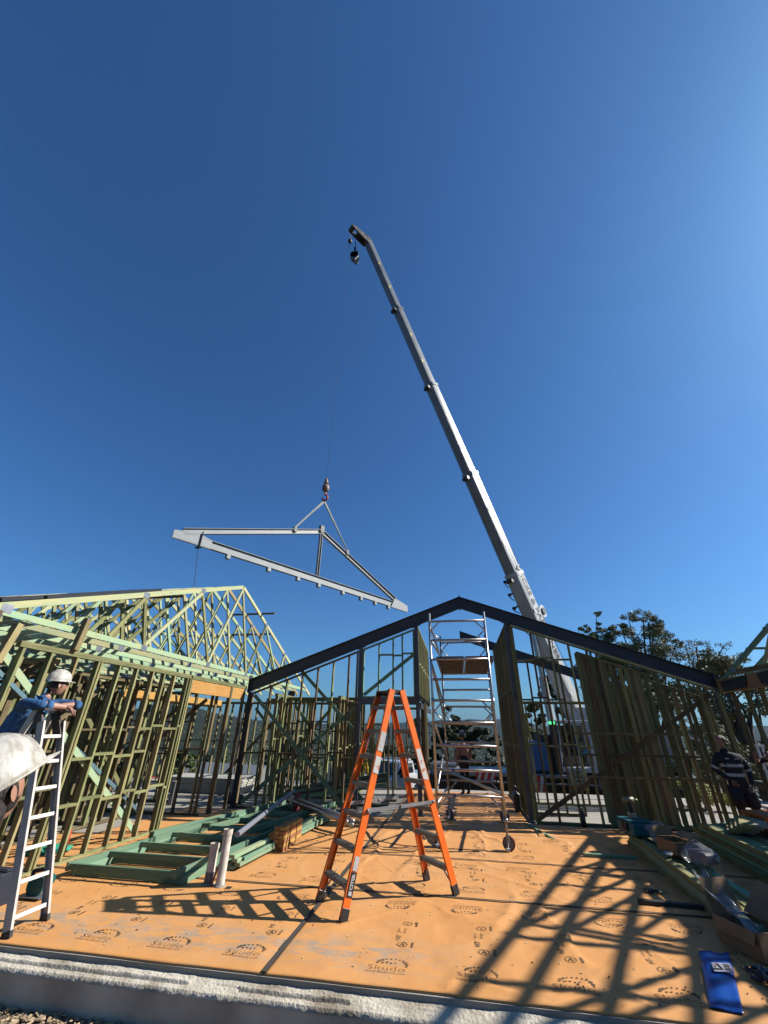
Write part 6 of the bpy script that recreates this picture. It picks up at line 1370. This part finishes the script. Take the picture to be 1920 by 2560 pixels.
mb = MB(); ux = V((.26, .02, 0)).normalized(); uy = V((.30, .90, 0)).normalized(); c = V((2.06, 5.22, .055))
mb.prism([c-ux*.075-uy*.085, c+ux*.075-uy*.085, c+ux*.075+uy*.085, c-ux*.075+uy*.085], (0, 0, .003)); lb_ = mb.build('label', mat('faded_label', (.35, .38, .5), .6), bb)
mb = MB(); c.z += .005; a_, b_, c_ = c-ux*.065-uy*.05, c-ux*.0-uy*.05, c-ux*.033+uy*.06
for p, q in ((a_, b_), (b_, c_), (c_, a_)): mb.bar(p, q, .012, .003)
for k in range(4): mb.bar(c+ux*.015+uy*(-.05+.03*k), c+ux*.065+uy*(-.05+.03*k), .008, .003)
mb.build('warning_triangle', INK, bb)
mb = MB(); mb.box((2.75, 4.72, .03), (1.1, .2, .06)); tag(mb.build('timber_bar', PINE), 'short timber offcut along the slab edge in the lower right corner', 'timber board')
# orange tub and barrow at the right edge
b = Dp(1905, 2010, 10.6); t = thing('wheelbarrow', 'orange barrow with a dark wheel at the right edge behind the boards', 'wheelbarrow', (b.x, b.y, 0))
OT = mat('orange_tub', (.62, .17, .02), .45)
mb = MB(); mb.prism([(b.x-.25, b.y-.3, .62), (b.x+.75, b.y-.3, .66), (b.x+.6, b.y-.3, .28), (b.x-.08, b.y-.3, .26)], (0, .6, 0)); mb.build('tray', OT, t, bevel=.02)
mb = MB(); mb.tube((b.x-.2, b.y-.05, .19), (b.x-.2, b.y+.05, .19), .19, n=20); mb.build('wheel', BLACKR, t); mb = MB()
for y in (-.2, .2): mb.path([(b.x-.25, b.y+y*.3, .19), (b.x+.1, b.y+y, .25), (b.x+1.1, b.y+y*1.3, .62)], .018); mb.tube((b.x+.55, b.y+y, .28), (b.x+.6, b.y+y, .0), .016)
mb.build('frame', BLACK, t)
mb = MB(); mb.box((b.x+.1, b.y-.75, .78), (.9, .24, .04)); tag(mb.build('plank', PVC), 'pale plank lying level at the right edge above the orange barrow', 'plank')
# left: circular saw behind the ladder, folded green cloth, blue bag
c = V((-5.05, 5.45, 0)); t = thing('circular_saw', 'teal and black circular saw on the floor behind the aluminium ladder', 'saw', c)
mb = MB(); mb.box(c+V((0, 0, .03)), (.3, .14, .008)); mb.build('base_plate', GALV, t); mb = MB(); mb.tube(c+V((0, -.02, .12)), c+V((0, .01, .12)), .11, n=22); mb.build('blade_guard', mat('tool_teal', (.01, .14, .13), .45), t); mb = MB(); mb.tube(c+V((.0, .02, .13)), c+V((0, .2, .13)), .055, n=14); mb.build('motor', mat('tool_teal', (.01, .14, .13)), t, True); mb = MB(); mb.path([c+V((-.1, .02, .14)), c+V((-.12, .02, .24)), c+V((.04, .02, .27)), c+V((.1, .02, .2))], .022); mb.build('handle', BLACK, t)
mb = MB(); mb.box((-5.35, 5.2, .15), (.34, .3, .3)); mb.box((-5.35, 5.2, .31), (.3, .12, .03)); tag(mb.build('tool_bag', mat('dark_blue_bag', (.008, .012, .035), .8), None, bevel=.03), 'dark blue tool bag on the floor at the left edge', 'bag')
bm = bmesh.new(); vs = bmesh.ops.create_icosphere(bm, subdivisions=4, radius=1)['verts']
for v in vs: p = v.co.copy(); k = 1+.35*noise.noise(p*2.3); v.co = V((p.x*.30*k, p.y*.13*k, p.z*.07*k+.05))
me = bpy.data.meshes.new('green_cloth'); bm.to_mesh(me); bm.free(); o = link('green_cloth', me, mat('mint_cloth', (.03, .42, .27), .8), None, True); o.location = (-6.55, 7.05, 0); o.rotation_euler = (0, 0, .6); tag(o, 'crumpled mint green cloth on the slab behind the sunlit stud wall', 'cloth')
# extension lead across the sheets
pts = []
for k in range(60):
    u = k/59; x = .62-2.6*u; pts.append(V((x, 8.70+.05*math.sin(9*u)+.25*u*u, wr(x, 8.7)+.010)))
mb = MB(); mb.path(pts, .0055, 6); tag(mb.build('extension_lead', BLACK), 'thin black lead lying across the sheet from the scaffold castor', 'cable')
# air haze over the valley
hm = bpy.data.materials.new('haze_air'); hm.use_nodes = True; n = hm.node_tree; n.nodes.remove(n.nodes['Principled BSDF']); pv = n.nodes.new('ShaderNodeVolumePrincipled'); pv.inputs['Color'].default_value = (.26, .40, .62, 1); pv.inputs['Density'].default_value = .00006; pv.inputs['Anisotropy'].default_value = .3
n.links.new(pv.outputs[0], n.nodes['Material Output'].inputs['Volume'])
mb = MB(); zmin = -140; mb.box((0, 0, (zmin+150)/2), (15200, 15200, 150-zmin)); hz_o = mb.build('haze', hm); hz_o['kind'] = 'stuff'
